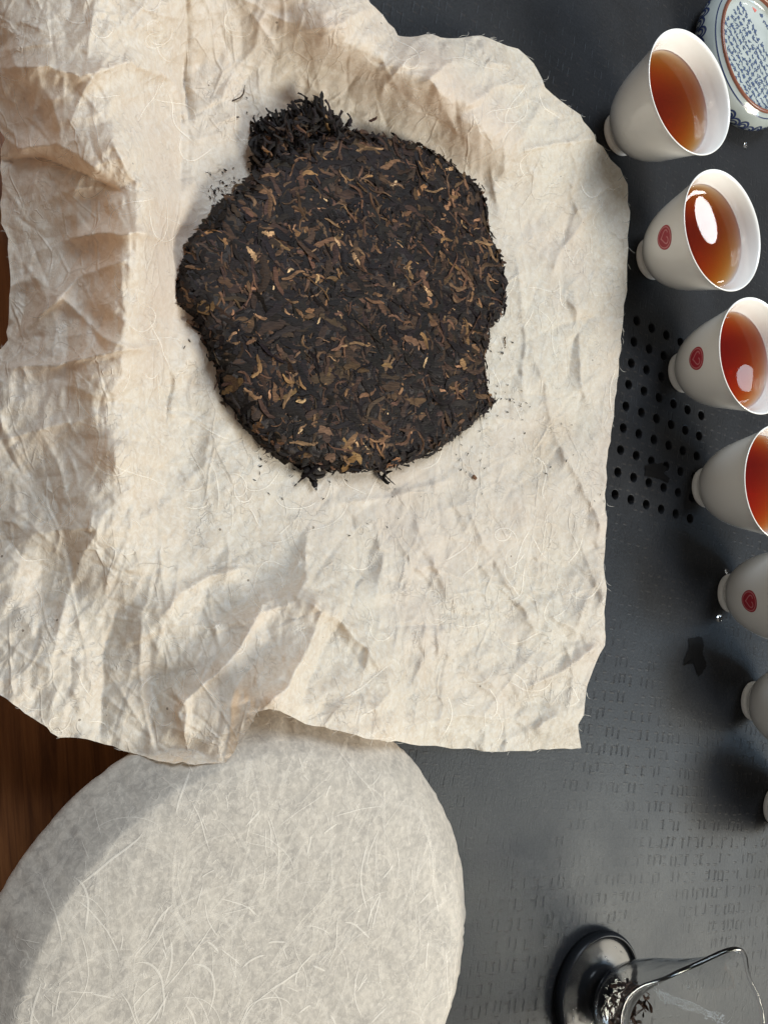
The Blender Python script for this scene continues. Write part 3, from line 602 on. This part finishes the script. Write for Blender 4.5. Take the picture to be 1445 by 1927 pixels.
CB = 0.0032                                                  # underside of the cake
def cake_h(x, y):
    d, _, _, _ = poly_near(CAKE_XY, x, y); ins = inside(CAKE_XY, x, y); e = np.clip(d / 0.0035, 0, 1)
    left = np.clip((0.13 - x) / .03, 0, 1)
    T = 0.0085 + 0.0045 * np.clip(d / 0.05, 0, 1)
    return np.where(ins, CB + T * np.sqrt(np.clip(1 - (1 - e) ** 2.2, 0.02, 1)), CB)
def build_cake():
    c0 = np.array([CAKE_XY[:, 0].mean(), CAKE_XY[:, 1].mean(), CB])
    root = thing('tea_cake', 'unwrapped dark pressed tea cake with chipped edges lying on crumpled paper', 'tea cake', c0)
    g = np.random.default_rng(21)
    st = .0009; x0, y0 = CAKE_XY.min(0) - .004; x1, y1 = CAKE_XY.max(0) + .004
    xs = np.arange(x0, x1, st); ys = np.arange(y0, y1, st); X, Y = np.meshgrid(xs, ys)
    poly = densify(CAKE_XY, .0016, .0007, 2)
    ins = inside(poly, X, Y); bd, bx, by, _ = poly_near(poly, X, Y)
    cells = ins[:-1, :-1] | ins[1:, :-1] | ins[:-1, 1:] | ins[1:, 1:]
    X = np.where(ins, X, bx); Y = np.where(ins, Y, by)
    Z = cake_h(X, Y) + np.where(ins, (fbm(X * 260, Y * 260, 5) - .47) * .0016 + (ridged(X * 240 + fbm(X * 300, Y * 300, 8) * 2, Y * 240, 6) - .5) * .0010, 0)
    Z = np.where(ins, Z, CB - .001)
    H, Wd = X.shape; idx = np.arange(H * Wd).reshape(H, Wd)
    q = np.stack([idx[:-1, :-1], idx[:-1, 1:], idx[1:, 1:], idx[1:, :-1]], -1)[cells]
    used = np.unique(q); rem = np.full(H * Wd, -1); rem[used] = np.arange(len(used))
    mesh('pressed_body', np.stack([X, Y, Z], -1).reshape(-1, 3)[used] - c0, rem[q], M_cake, root)
    # sample places on top
    def sample(n, margin=0.0):
        out = []
        while len(out) < n:
            P = g.uniform((x0, y0), (x1, y1), (n * 2, 2)); k = inside(CAKE_XY, P[:, 0], P[:, 1]); P = P[k]
            if margin: P = P[poly_near(CAKE_XY, P[:, 0], P[:, 1])[0] > margin]
            out.extend(P)
        return np.array(out[:n])
    eps = .0012
    def slope(P):
        return (cake_h(P[:, 0] + eps, P[:, 1]) - cake_h(P[:, 0] - eps, P[:, 1])) / (2 * eps), (cake_h(P[:, 0], P[:, 1] + eps) - cake_h(P[:, 0], P[:, 1] - eps)) / (2 * eps)
    def shear(V, gx, gy):
        V = V.copy(); V[:, 2] += np.clip(gx, -1.2, 1.2) * V[:, 0] + np.clip(gy, -1.2, 1.2) * V[:, 1]; return V
    pile = Pile(); n = 5000; P = sample(n); hz = cake_h(P[:, 0], P[:, 1]); gx, gy = slope(P); dd = poly_near(CAKE_XY, P[:, 0], P[:, 1])[0]
    for k in range(n):
        kind = g.choice(['dark', 'mid', 'brown', 'gold'], p=[.70, .21, .07, .02])
        L = g.uniform(.005, .017) * min(1, .3 + dd[k] / .012); V, F = leaf_strip(L, g.choice([.0009, .0014, .002, .003, .004]) * g.uniform(.8, 1.2), g.normal(0, .8), g.normal(0, .25), 7, g.uniform(.03, .14), .3, g)
        V = shear(V @ rot(g.random() * 6.28, g.normal(0, .015), g.normal(0, .10)).T, gx[k], gy[k])
        pile.add(V + [P[k, 0], P[k, 1], hz[k] + g.uniform(.0001, .0007)], F, lcol(kind, g))
    # ragged rim: leaves sticking out of the broken edge
    ring = densify(CAKE_XY, .00055, .0006, 9); nr = len(ring); cc = c0[:2]
    for k in range(nr):
        p = ring[k]; t = ring[(k + 3) % nr] - ring[k - 3]; a = math.atan2(t[1], t[0]) - math.pi / 2 * 0
        smooth_side = p[0] < 0.128 and p[1] > 0.085                    # the unbroken left rim is tidy
        yaw = a + (g.normal(0, .25) if smooth_side else (g.normal(0, 1.0) if g.random() < .09 else g.normal(0, .3))); z = CB + g.uniform(0, .0085) * (0.9 if smooth_side else 1)
        L = g.uniform(.003, .007); V, F = leaf_strip(L, g.uniform(.0008, .0019), g.normal(0, .8), g.normal(0, .8), 5, .2, .25, g)
        inn = (cc - p) / np.linalg.norm(cc - p); off = (z - CB) * .15 - (0 if smooth_side else g.exponential(.0005)) + (.0012 if smooth_side else .0004)
        V = V @ rot(yaw, g.normal(0, .15), g.normal(0, .7)).T
        V[:, 2] = np.maximum(V[:, 2] + z, CB - .001)
        pile.add(V + [p[0] + inn[0] * off, p[1] + inn[1] * off, 0], F, lcol(g.choice(['dark', 'mid', 'brown'], p=[.74, .20, .06]), g))
    # hidden detail beyond the individually built leaves
    tag(pile.build('leaf_mass', root, c0), None, None, None, 'stuff')
    # 300 leaves that stand out, each its own part
    protos = []
    for k in range(48):
        kind = ['gold', 'brown', 'gold', 'brown', 'gold', 'brown', 'pale'][k % 7] if k < 35 else 'brown'
        L = g.choice([.005, .007, .010, .015]) * g.uniform(.8, 1.2) if kind != 'pale' else g.uniform(.003, .006)
        V, F = leaf_strip(L, g.uniform(.0008, .0022), g.normal(0, 1.1), g.normal(0, .4), 11, .16, .45, g)
        c = lcol(kind, g); C = np.tile(c, (len(V), 1)) * np.clip(np.tile(1 + .35 * np.sin(np.linspace(0, 5, 12) + g.random() * 6), 3)[:, None] + g.normal(0, .12, (len(V), 1)), .35, 1.5)
        me_o = mesh('leaf', V, F, M_leaf, None, True, C); me = me_o.data; bpy.data.objects.remove(me_o); protos.append(me)
    P = sample(300, .006); hz = cake_h(P[:, 0], P[:, 1])
    for k in range(300):
        o = bpy.data.objects.new('leaf', protos[g.integers(0, len(protos))]); sc.collection.objects.link(o); o.parent = root
        o.location = (P[k, 0] - c0[0], P[k, 1] - c0[1], hz[k] + .0005 - c0[2] + g.uniform(0, .0004))
        o.rotation_euler = (g.normal(0, .08), g.normal(0, .02), g.random() * 6.28); s = g.uniform(.75, 1.2); o.scale = (s, s * g.choice([-1, 1]), s)
build_cake()

def build_chunk():
    xy = np.array([unproj(x, y, .010)[:2] for x, y in CHUNK_PX]); c0 = np.array([*xy.mean(0), .003]); g = np.random.default_rng(31)
    root = thing('tea_chunk', 'loose frayed clump of black tea leaves at the upper edge of the tea cake', 'tea chunk', c0)
    lo, hi = xy.min(0), xy.max(0); pile = Pile(); n = 0
    while n < 520:
        p = g.uniform(lo, hi)
        if not inside(xy, np.array([p[0]]), np.array([p[1]]))[0]: continue
        d = poly_near(xy, np.array([p[0]]), np.array([p[1]]))[0][0]
        z = .003 + g.random() * min(.017, .005 + d * 1.1)
        V, F = leaf_strip(g.uniform(.004, .009), g.uniform(.0011, .0024), g.normal(0, .9), g.normal(0, 1.1), 6, .35, .35, g, .75)
        V = V @ rot(g.normal(1.75, .9), g.normal(0, .3), g.normal(0, .7)).T; V[:, 2] = np.maximum(V[:, 2] + z, .002)
        pile.add(V + [*p, 0], F, lcol(g.choice(['dark', 'mid', 'brown', 'gold'], p=[.86, .10, .03, .01]), g)); n += 1
    tag(pile.build('leaf_mass', root, c0), None, None, None, 'stuff')
    for k in range(36):
        p = xy[g.integers(3, 13)] * .9 + xy.mean(0) * .1 + g.normal(0, .0015, 2)
        V, F = leaf_strip(g.uniform(.004, .008), g.uniform(.0013, .0024), g.normal(0, 1.3), g.normal(0, 1), 7, .35, .5, g, .8)
        o = mesh('leaf', V, F, M_leaf, root, True, np.tile(lcol('dark', g), (len(V), 1)))
        o.location = (*(p - c0[:2]), g.uniform(.004, .013)); o.rotation_euler = (g.normal(0, .6), g.normal(0, .18), g.normal(1.7, .8))
build_chunk()

def loose(name, label, px, py, L, wdt, yaw_px, kind, curl=0.5, lift=0.0012, n=1, spread=0.0):
    g = np.random.default_rng(int(px * 7 + py)); c = sheet_pts(np.array([px]), np.array([py]))[0]; pile = Pile()
    for k in range(n):
        V, F = leaf_strip(L * g.uniform(.7, 1.1), wdt, curl * g.normal(1, .3), g.normal(0, .8), 8, .35, .3, g)
        V = V @ rot(-math.radians(yaw_px) + (g.normal(0, .8) if n > 1 else 0), g.normal(0, .1), g.normal(0, .5)).T
        V = V + [*(g.normal(0, spread, 2)), k * .0006]; V[:, 2] = np.maximum(V[:, 2], -.0004)
        pile.add(V, F, lcol(kind, g))
    o = pile.build(name, None); o.location = (c[0], c[1], c[2] + lift)
    tag(o, label, 'tea leaf'); return o
loose('tea_leaf_fragment', 'dark curled leaf cluster lying just below the cake bottom, left one', 580, 889, .012, .0030, 20, 'dark', 1.0, .0018, 7, .0016)
loose('tea_leaf_fragment', 'small black twisted leaf knot lying below the cake bottom, right one', 719, 899, .009, .0021, 60, 'dark', 2.0, .0018, 4, .0010)
loose('tea_leaf_fragment', 'short brown leaf sliver standing off the cake lower left edge', 405, 690, .010, .0017, 75, 'brown', .2, .0015)
loose('tea_leaf_fragment', 'broad black leaf flake against the cake lower left edge', 427, 700, .009, .0022, 80, 'dark', .3, .0022, 2, .0004)
loose('tea_leaf_fragment', 'black leaf flake beneath the cake at its bottom left curve', 464, 798, .009, .0024, 58, 'dark', .3, .0016, 2, .0004)
loose('tea_leaf_fragment', 'tiny black leaf ring on paper left of the cake', 388, 650, .005, .0010, 0, 'dark', 5.2, .0010)
loose('tea_leaf_fragment', 'small rough brown crumb on paper left of the cake', 358, 607, .004, .0018, 80, 'brown', .6, .0012, 3, .0006)
loose('tea_leaf_fragment', 'thin black leaf stem pointing up by the cake upper left edge', 402, 370, .005, .0008, 80, 'dark', .5, .0010)
loose('tea_leaf_fragment', 'dark leaf curl poking out above the cake top edge', 690, 236, .006, .0012, -40, 'mid', 1.2, .006)
loose('tea_leaf_fragment', 'brown flat leaf bit stuck on paper below right of the cake', 891, 898, .003, .0020, 45, 'brown', .4, .0008)
loose('tea_leaf_fragment', 'thin brown leaf sliver on paper right of the cake', 948, 645, .004, .0008, 85, 'brown', .3, .0008)
loose('stem_sliver', 'thin jagged brown stem embedded in paper above the tea cake', 450, 180, .0125, .0010, -52, 'mid', .9, .0006)
def crumbs():
    g = np.random.default_rng(77); pile = Pile(); pts = []
    for c, s, n in (((425, 345), 16, 26), ((400, 360), 10, 10), ((960, 760), 22, 22), ((945, 660), 14, 12), ((650, 905), 70, 22), ((880, 860), 30, 14), ((375, 640), 14, 10), ((500, 860), 26, 14), ((1050, 870), 60, 10), ((470, 215), 14, 6)):
        pts += list(np.array(c) + g.normal(0, s, (n, 2)))
    P = np.array(pts); Q = sheet_pts(P[:, 0], P[:, 1])
    for q in Q:
        if inside(CAKE_XY, np.array([q[0]]), np.array([q[1]]))[0]: continue
        V, F = leaf_strip(g.uniform(.0006, .0020), g.uniform(.0003, .0008), g.normal(0, .8), g.normal(0, .6), 3, .5, .2, g)
        pile.add(V @ rot(g.random() * 6.28, 0, 0).T + q + [0, 0, .0005], F, lcol('dark', g))
    tag(pile.build('tea_crumbs', None), 'fine black tea crumbs scattered on the paper around the cake', 'tea crumbs', None, 'stuff')
crumbs()

# ------------------------------------------------------------------ teacups
CUPS = [(0.35626, 0.20744), (0.37595, 0.13781), (0.39701, 0.07140), (0.41110, 0.00135), (0.42853, -0.06527), (0.44395, -0.13553), (0.45915, -0.20596)]
OUT = np.array([(.0112, .0), (.0121, .0006), (.0123, .0022), (.0118, .0042), (.0128, .0056), (.0158, .0080), (.0195, .0122), (.0225, .0175), (.0248, .0235), (.0266, .0300), (.0283, .0370), (.0302, .0440), (.0318, .0482)])
RIM = np.array([(.0324, .0489), (.0323, .0493), (.0319, .0493)])
INN = np.array([(.0311, .0482), (.0292, .0440), (.0271, .0370), (.0253, .0300), (.0234, .0235), (.0210, .0178), (.0178, .0130), (.0125, .0088), (.0060, .0074), (.0, .0072)])
CUPPROF = np.concatenate([spline(OUT, 40), RIM, spline(INN, 30)]); CV, CF = lathe(CUPPROF, 96)
Vb, Fb = lathe(np.array([(.0112, .0), (.0104, .0003), (.0098, .0022), (.0, .0024)]), 96)
CUPME = None
inr = spline(INN, 60)[::-1]; outr = spline(OUT, 80)
def tea_mesh(zt):
    pr = [(r + .0005, z - .0004) for r, z in inr if z < zt]; rt = np.interp(zt, inr[:, 1], inr[:, 0]) + .0004
    pr = [(0, pr[0][1])] + pr + [(rt, zt), (rt - .0010, zt - .0001), (rt - .0022, zt - .00035), (rt - .0032, zt - .00045), (rt - .0042, zt - .00048), (rt - .0052, zt - .00049), (rt - .0062, zt - .00049), (0, zt - .00049)]
    return lathe(np.array(pr), 96)
LAB = ['white porcelain teacup of amber tea at the top, next to the blue-and-white dish',
       'second teacup from the top, bright white window glint on its tea',
       'third teacup from the top, standing over the drain holes with a red stamp',
       'fourth teacup from the top, plain side, tea cut by the photo edge',
       'fifth teacup from the top, red heart stamp, only its outside in view',
       'sixth teacup from the top, just its foot and lower side in view',
       'lowest teacup, only a sliver of its foot at the right edge']
TEAZ = [.0385, .0405, .038, .039, .038, .038, .038]
def on_wall(phi, s):                                         # phi angle, s height -> point just off the outer wall
    r = np.interp(s, outr[:, 1], outr[:, 0]); return r * np.cos(phi), r * np.sin(phi)
def stamp(root, phi0, z0, R=.0064):
    def put(u, v, off):
        z = z0 + v * .88; r = np.interp(z, outr[:, 1], outr[:, 0]) + off; ph = phi0 + u / np.interp(z0, outr[:, 1], outr[:, 0]); return np.stack([r * np.cos(ph), r * np.sin(ph), z], -1)
    n = 48; a = np.linspace(0, 2 * np.pi, n, endpoint=False); V = [put(np.zeros(1), np.zeros(1), .0001)]; F = []
    for k in range(1, 9): V.append(put(R * k / 8 * np.cos(a), R * k / 8 * np.sin(a), .0001))
    V = np.concatenate(V)
    for i in range(n): F.append((0, 1 + i, 1 + (i + 1) % n))
    for k in range(7):
        for i in range(n): F.append((1 + k * n + i, 1 + (k + 1) * n + i, 1 + (k + 1) * n + (i + 1) % n, 1 + k * n + (i + 1) % n))
    st = mesh('stamp', V, F, M_red, root); st['label'] = 'round red stamp with a pale heart outline'
    def ribbon(pts, wd, closed):
        p = np.asarray(pts); d = np.gradient(p, axis=0) if not closed else np.roll(p, -1, 0) - np.roll(p, 1, 0)
        d /= np.linalg.norm(d, axis=1)[:, None]; nn = np.c_[-d[:, 1], d[:, 0]]; A, B = p + nn * wd / 2, p - nn * wd / 2; m = len(p)
        V = np.concatenate([put(A[:, 0], A[:, 1], .0002), put(B[:, 0], B[:, 1], .0002)])
        F = [(k, (k + 1) % m, m + (k + 1) % m, m + k) for k in range(m if closed else m - 1)]
        mesh('stamp_line', V, F, M_pink, st)
    ribbon(np.c_[R * .84 * np.cos(a), R * .84 * np.sin(a)], .0006, True)
    t = np.linspace(.35, 2 * np.pi - .9, 40)                   # heart stroke, open on one side
    hx = 16 * np.sin(t) ** 3; hy = 13 * np.cos(t) - 5 * np.cos(2 * t) - 2 * np.cos(3 * t) - np.cos(4 * t)
    ribbon(np.c_[hx, hy + 2] * R * .034, .0007, False)
cup_me = None
for k, (cx, cy) in enumerate(CUPS):
    root = thing('teacup', LAB[k], 'teacup', (cx, cy, 0.0), 'row of white teacups on the tray')
    sv = (1.0, .996, 1.005, .998, 1.004, .995, 1.0)[k]; root.scale = (sv, 2 - sv, sv)
    if cup_me is None:
        cup_me = mesh('bowl', CV, CF, M_porc, root).data
        foot_me = mesh('foot_ring', Vb, Fb, M_porc, root).data
    else:
        link('bowl', cup_me, None, root); link('foot_ring', foot_me, None, root)
    V, F = tea_mesh(TEAZ[k]); t = mesh('tea', V, F, M_tea if k < 2 else M_tea2, root); t['label'] = 'clear red-brown brewed tea'
    tocam = math.atan2(-cy, -cx)
    sp = {1: (1250, 446), 2: (1309, 675), 4: (1409, 1131), 5: (1449, 1266)}.get(k)
    if sp:                                                    # find where on the wall the stamp stands
        best = None
        for ph in np.linspace(tocam - 1.5, tocam + 1.5, 121):
            for z in np.linspace(.010, .034, 49):
                x, y = on_wall(ph, z); px, py = project(np.array([cx + x, cy + y, z])); d = (px - sp[0]) ** 2 + (py - sp[1]) ** 2
                if best is None or d < best[0]: best = (d, ph, z)
        stamp(root, best[1], best[2])
    if k == 0:                                                # painted blue strokes seen edge-on along the wall
        Vs, Fs = [], []; g = np.random.default_rng(3)
        best = None
        for ph in np.linspace(tocam - 2.2, tocam + 0.2, 121):
            x, y = on_wall(ph, .028); px, py = project(np.array([cx + x, cy + y, .028])); v = -px * .55 - py
            if best is None or v > best[0]: best = (v, ph)
        for q in range(11):
            z = .014 + q * .0022; ph = best[1] + g.normal(0, .03); dz = g.uniform(.0006, .0009); dp = g.uniform(.05, .11); b = len(Vs)
            for (zz, pp) in ((z - dz, ph - dp), (z - dz, ph), (z - dz, ph + dp), (z + dz, ph + dp), (z + dz, ph), (z + dz, ph - dp)):
                r = np.interp(zz, outr[:, 1], outr[:, 0]) + .00012; Vs.append((r * math.cos(pp), r * math.sin(pp), zz))
            Fs += [(b, b + 1, b + 4, b + 5), (b + 1, b + 2, b + 3, b + 4)]
        mesh('painted_strokes', Vs, Fs, M_blue, root)['label'] = 'dark blue painted strokes seen edge-on'

# ------------------------------------------------------------------ blue and white dish (top right)
def build_dish():
    c = np.array([0.4665, 0.2718, 0.0]); g = np.random.default_rng(41)
    root = thing('porcelain_dish', 'round blue-and-white porcelain dish with brown rim and blue script inside', 'dish', c)
    O = spline(np.array([(.0340, .0), (.0352, .0008), (.0400, .0035), (.0432, .0085), (.0432, .0130), (.0412, .0172), (.0388, .0196), (.0378, .0206)]), 50)
    RM = np.array([(.0376, .0212), (.0370, .0216), (.0363, .0214), (.0359, .0208)]); I = np.array([(.0355, .0196), (.0350, .0176), (.0335, .0166), (.0300, .0163), (.0150, .0161), (0, .0160)])
    mesh('dish_body', *lathe(np.concatenate([O, RM, I]), 128), M_glaze, root)
    rm = np.concatenate([O[-3:], RM, I[:1]]); cen = rm.mean(0); rm2 = rm + np.array([[.00015, .00015]]) * np.sign(rm - cen)
    mesh('brown_rim', *lathe(rm2, 128), M_brown, root)
    ar = np.r_[0, np.cumsum(np.hypot(*np.diff(O, axis=0).T))]
    def put(ph, s, off=.00015):
        r = np.interp(s, ar, O[:, 0]); z = np.interp(s, ar, O[:, 1]); return np.stack([(r + off) * np.cos(ph), (r + off) * np.sin(ph), z + off * .4], -1)
    def ribbon(Vs, Fs, u, v, wd, closed):
        p = np.c_[u, v]; d = (np.roll(p, -1, 0) - np.roll(p, 1, 0)) if closed else np.gradient(p, axis=0); d /= np.linalg.norm(d, axis=1)[:, None] + 1e-12
        nn = np.c_[-d[:, 1], d[:, 0]]; m = len(p); b = len(Vs)
        for A in (p + nn * wd / 2, p - nn * wd / 2): Vs.extend(put(A[:, 0] / .042, A[:, 1]))
        Fs.extend([(b + k, b + (k + 1) % m, b + m + (k + 1) % m, b + m + k) for k in range(m if closed else m - 1)])
    L = ar[-1]; Vs, Fs = [], []; a = np.linspace(0, 2 * np.pi * .042, 257)
    ribbon(Vs, Fs, a, np.full(257, L * .885), .0007, False); mesh('blue_line', Vs, Fs, M_blue, root)
    nrep = 40
    for k in range(nrep):
        ph = 2 * math.pi * k / nrep * .042; Vs, Fs = [], []; t = np.linspace(-2.5, 2.5, 30); s0 = L * .52 + (.0011 if k % 2 else -.0009); R = .0031 if k % 2 else .0036
        ribbon(Vs, Fs, ph + R * np.sin(t), s0 + R * np.cos(t), .0012, False)
        ribbon(Vs, Fs, ph + R * .58 * np.sin(t), s0 - .0006 + R * .58 * np.cos(t), .0011, False)
        t2 = np.linspace(0, 2 * np.pi, 20, endpoint=False); ribbon(Vs, Fs, ph + .0012 + .0009 * np.cos(t2), s0 - .0032 + .0009 * np.sin(t2), .0016, True)
        mesh('painted_scroll', Vs, Fs, M_blue, root)
    # script: columns of small brush characters, too small to read
    A = unproj(1390, 40, .016); B = unproj(1440, 135, .016); d = (B - A)[:2]; d /= np.linalg.norm(d); e = np.array([-d[1], d[0]])
    for col in range(-9, 10):
        if col in (4, 5): continue
        Vs, Fs = [], []
        for row in range(-13, 14):
            q = d * row * .0040 + e * col * .0047 + g.normal(0, .0001, 2)
            if np.hypot(*q) > .0315: continue
            for s in range(g.integers(4, 7)):
                p = q + g.uniform(-.0013, .0013, 2); an = g.choice([0, 1.57, .7, -.7]) + g.normal(0, .15) + math.atan2(d[1], d[0]); l = g.uniform(.0007, .0015); wd = g.uniform(.00028, .00048)
                dr = np.array([math.cos(an), math.sin(an)]); nr = np.array([-dr[1], dr[0]]); b = len(Vs)
                Vs += [(*(p - dr * l - nr * wd), .0165), (*(p + dr * l - nr * wd * .6), .0165), (*(p + dr * l + nr * wd * .6), .0165), (*(p - dr * l + nr * wd), .0165)]; Fs.append((b, b + 1, b + 2, b + 3))
        if not Vs: continue
        V3 = np.array(Vs); rr = np.hypot(V3[:, 0], V3[:, 1]); V3[:, 2] = np.interp(rr, I[::-1, 0], I[::-1, 1]) + .00018
        mesh('script_column', V3, Fs, M_blue2, root, False)
    s0 = unproj(1416, 12, .0162)[:2] - c[:2]; w2, h2 = .0016, .0036
    Vs = [(*(s0 + d * i * h2 + e * j * w2), .01645) for i, j in ((-1, -1), (1, -1), (1, 1), (-1, 1))]; mesh('red_seal', Vs, [(0, 1, 2, 3)], M_seal, root, False)
build_dish()

# ------------------------------------------------------------------ glass pouring bowl on a round glass foot, with wet leaves
def build_glass():
    c = np.array([0.2905, -0.2590, 0.0])
    root = thing('glass_pitcher', 'clear glass pouring bowl with a lipped wavy rim on a round foot, bottom right', 'pitcher', c)
    foot = np.concatenate([spline(np.array([(.0, .0004), (.0250, .0004), (.0280, .0010), (.0293, .0035), (.0290, .0060), (.0278, .0072), (.0268, .0066), (.0255, .0048), (.0170, .0046), (.0120, .0058), (.0100, .0090), (.0100, .0120)]), 60), np.array([(0, .0120)])])
    mesh('foot', *lathe(foot, 96), M_glassfoot, root)
    o_ = spline(np.array([(.0, .0124), (.0090, .0126), (.0140, .0142), (.0195, .0190), (.0245, .0260), (.0290, .0350), (.0330, .0450), (.0368, .0545), (.0405, .0625), (.0440, .0680)]), 60)
    th = .0014; d = np.gradient(o_, axis=0); d /= np.linalg.norm(d, axis=1)[:, None]; nin = np.c_[-d[:, 1], d[:, 0]]; i_ = o_ + nin * th; i_[0, 0] = 0
    bt = np.linspace(-.35, np.pi + .35, 11); bc = o_[-1] + nin[-1] * th * .5 + d[-1] * .0006; bead = np.array([bc + (-nin[-1] * math.cos(q) + d[-1] * math.sin(q)) * .0010 for q in bt]); prof = np.concatenate([o_, bead, i_[::-1]]); V, F = lathe(prof, 160)
    ang = np.arctan2(V[:, 1], V[:, 0]); h = np.clip((V[:, 2] - .040) / .028, 0, 1.1) ** 2
    A = math.radians(62); B = math.radians(138)
    def bump(a0, wd): dd = (ang - a0 + np.pi) % (2 * np.pi) - np.pi; return np.exp(-(dd / wd) ** 2)
    k = 1 + h * (.13 * bump(A, .30) - .05 * bump(A + .55, .3) - .03 * bump(A - .5, .3) + .42 * bump(B, .32))
    V[:, 0] *= k; V[:, 1] *= k; V[:, 2] += h * (.0040 * bump(A, .32) - .0035 * bump(A + .7, .35) - .001 * bump(B, .35))
    mesh('glass_bowl', V, F, M_glass, root)
    g = np.random.default_rng(51); pile = Pile()
    for q in range(130):
        r = .012 * math.sqrt(g.random()); a = g.random() * 6.28; z = .0165 + np.interp(r, [0, .012, .02], [0, .002, .007]) + g.random() * .010
        L, F = leaf_strip(g.uniform(.004, .010), g.uniform(.0010, .0022), g.normal(0, .9), g.normal(0, 1), 6, .3, .3, g, .5)
        L = L @ rot(g.random() * 6.28, g.normal(0, .4), g.normal(0, .6)).T; P_ = L + [r * math.cos(a), r * math.sin(a), z]
        rr = np.hypot(P_[:, 0], P_[:, 1]); mx = np.interp(P_[:, 2], i_[:, 1], i_[:, 0]) - .0015; f = np.minimum(1, np.maximum(mx, .004) / np.maximum(rr, 1e-6)); P_[:, :2] *= f[:, None]; P_[:, 2] = np.maximum(P_[:, 2], .0160)
        pile.add(P_, F, np.array([.036, .019, .012]) * g.uniform(.4, 1.6))
    o = pile.build('steeped_leaves', None, (0, 0, 0)); o.location = c; tag(o, 'wet reddish brown steeped tea leaves inside the glass pouring bowl', 'tea leaves', None, 'stuff')
    # condensation on the foot
    Vs, Fs, n = [], [], 0
    dv, df = lathe(np.array([(1, 0), (.92, .35), (.6, .68), (.25, .8), (0, .82)]), 8)
    for q in range(420):
        a = g.uniform(1.9, 5.2) if q < 330 else g.random() * 6.28; r = g.uniform(.014, .0245); s = g.uniform(.00015, .0005) * (1.5 if g.random() < .1 else 1)
        Vs.append(dv * s + [r * math.cos(a), r * math.sin(a), np.interp(r, [.012, .017, .0255], [.0058, .0046, .0048])]); Fs.append(df + n); n += len(dv)
    tag(mesh('condensation', np.concatenate(Vs), np.concatenate(Fs), M_water, root), None, None, None, 'stuff')
build_glass()

# ------------------------------------------------------------------ water on the tray
def droplet(px, py, r, label, hf=.55):
    p = unproj(px, py, 0); V, F = lathe(spline(np.array([(0, -.0002), (1.0, -.0002), (1.02, .10), (.93, .38), (.65, .68), (.3, .85), (0, .9)]), 24) * np.array([r, r * hf / .9]) + np.array([0, .0003]), 32)
    a = np.arctan2(V[:, 1], V[:, 0]); k = 1 + .12 * np.sin(a * 2 + px) + .06 * np.sin(a * 3 + py); V[:, 0] *= k; V[:, 1] *= k
    o = mesh('water_droplet', V, F, M_water); o.location = p; tag(o, label, 'droplet')
droplet(1352, 1163, .0024, 'bright water droplet on the tray below the fifth teacup foot')
droplet(1366, 1075, .0016, 'small water droplet on the tray above the fifth teacup foot')
droplet(1401, 275, .0020, 'lone water droplet on the tray right of the top teacup')
def wet(px, py, pts, label, name='wet_spot'):
    P = np.array([unproj(px + x, py + y, .0004) for x, y in densify(pts, 3, 1.0, int(px))]); c = P.mean(0)
    o = mesh(name, np.concatenate([[c], P]) - c, [(0, k, k % len(P) + 1) for k in range(1, len(P) + 1)], M_wet, None, False); o.location = c; tag(o, label, 'wet spot')
wet(1307, 1235, [(-10,-32),(2,-38),(14,-36),(18,-20),(14,-6),(20,8),(22,18),(14,32),(8,38),(2,28),(-2,14),(-14,14),(-22,18),(-18,0),(-12,-12)], 'dark jagged wet spot on the tray below the fifth teacup')
wet(1236, 885, [(-22,-8),(-6,-14),(10,-12),(20,-4),(12,6),(24,14),(18,24),(4,16),(-10,12),(-24,10)], 'dark wet smear among the drain holes of the tray')
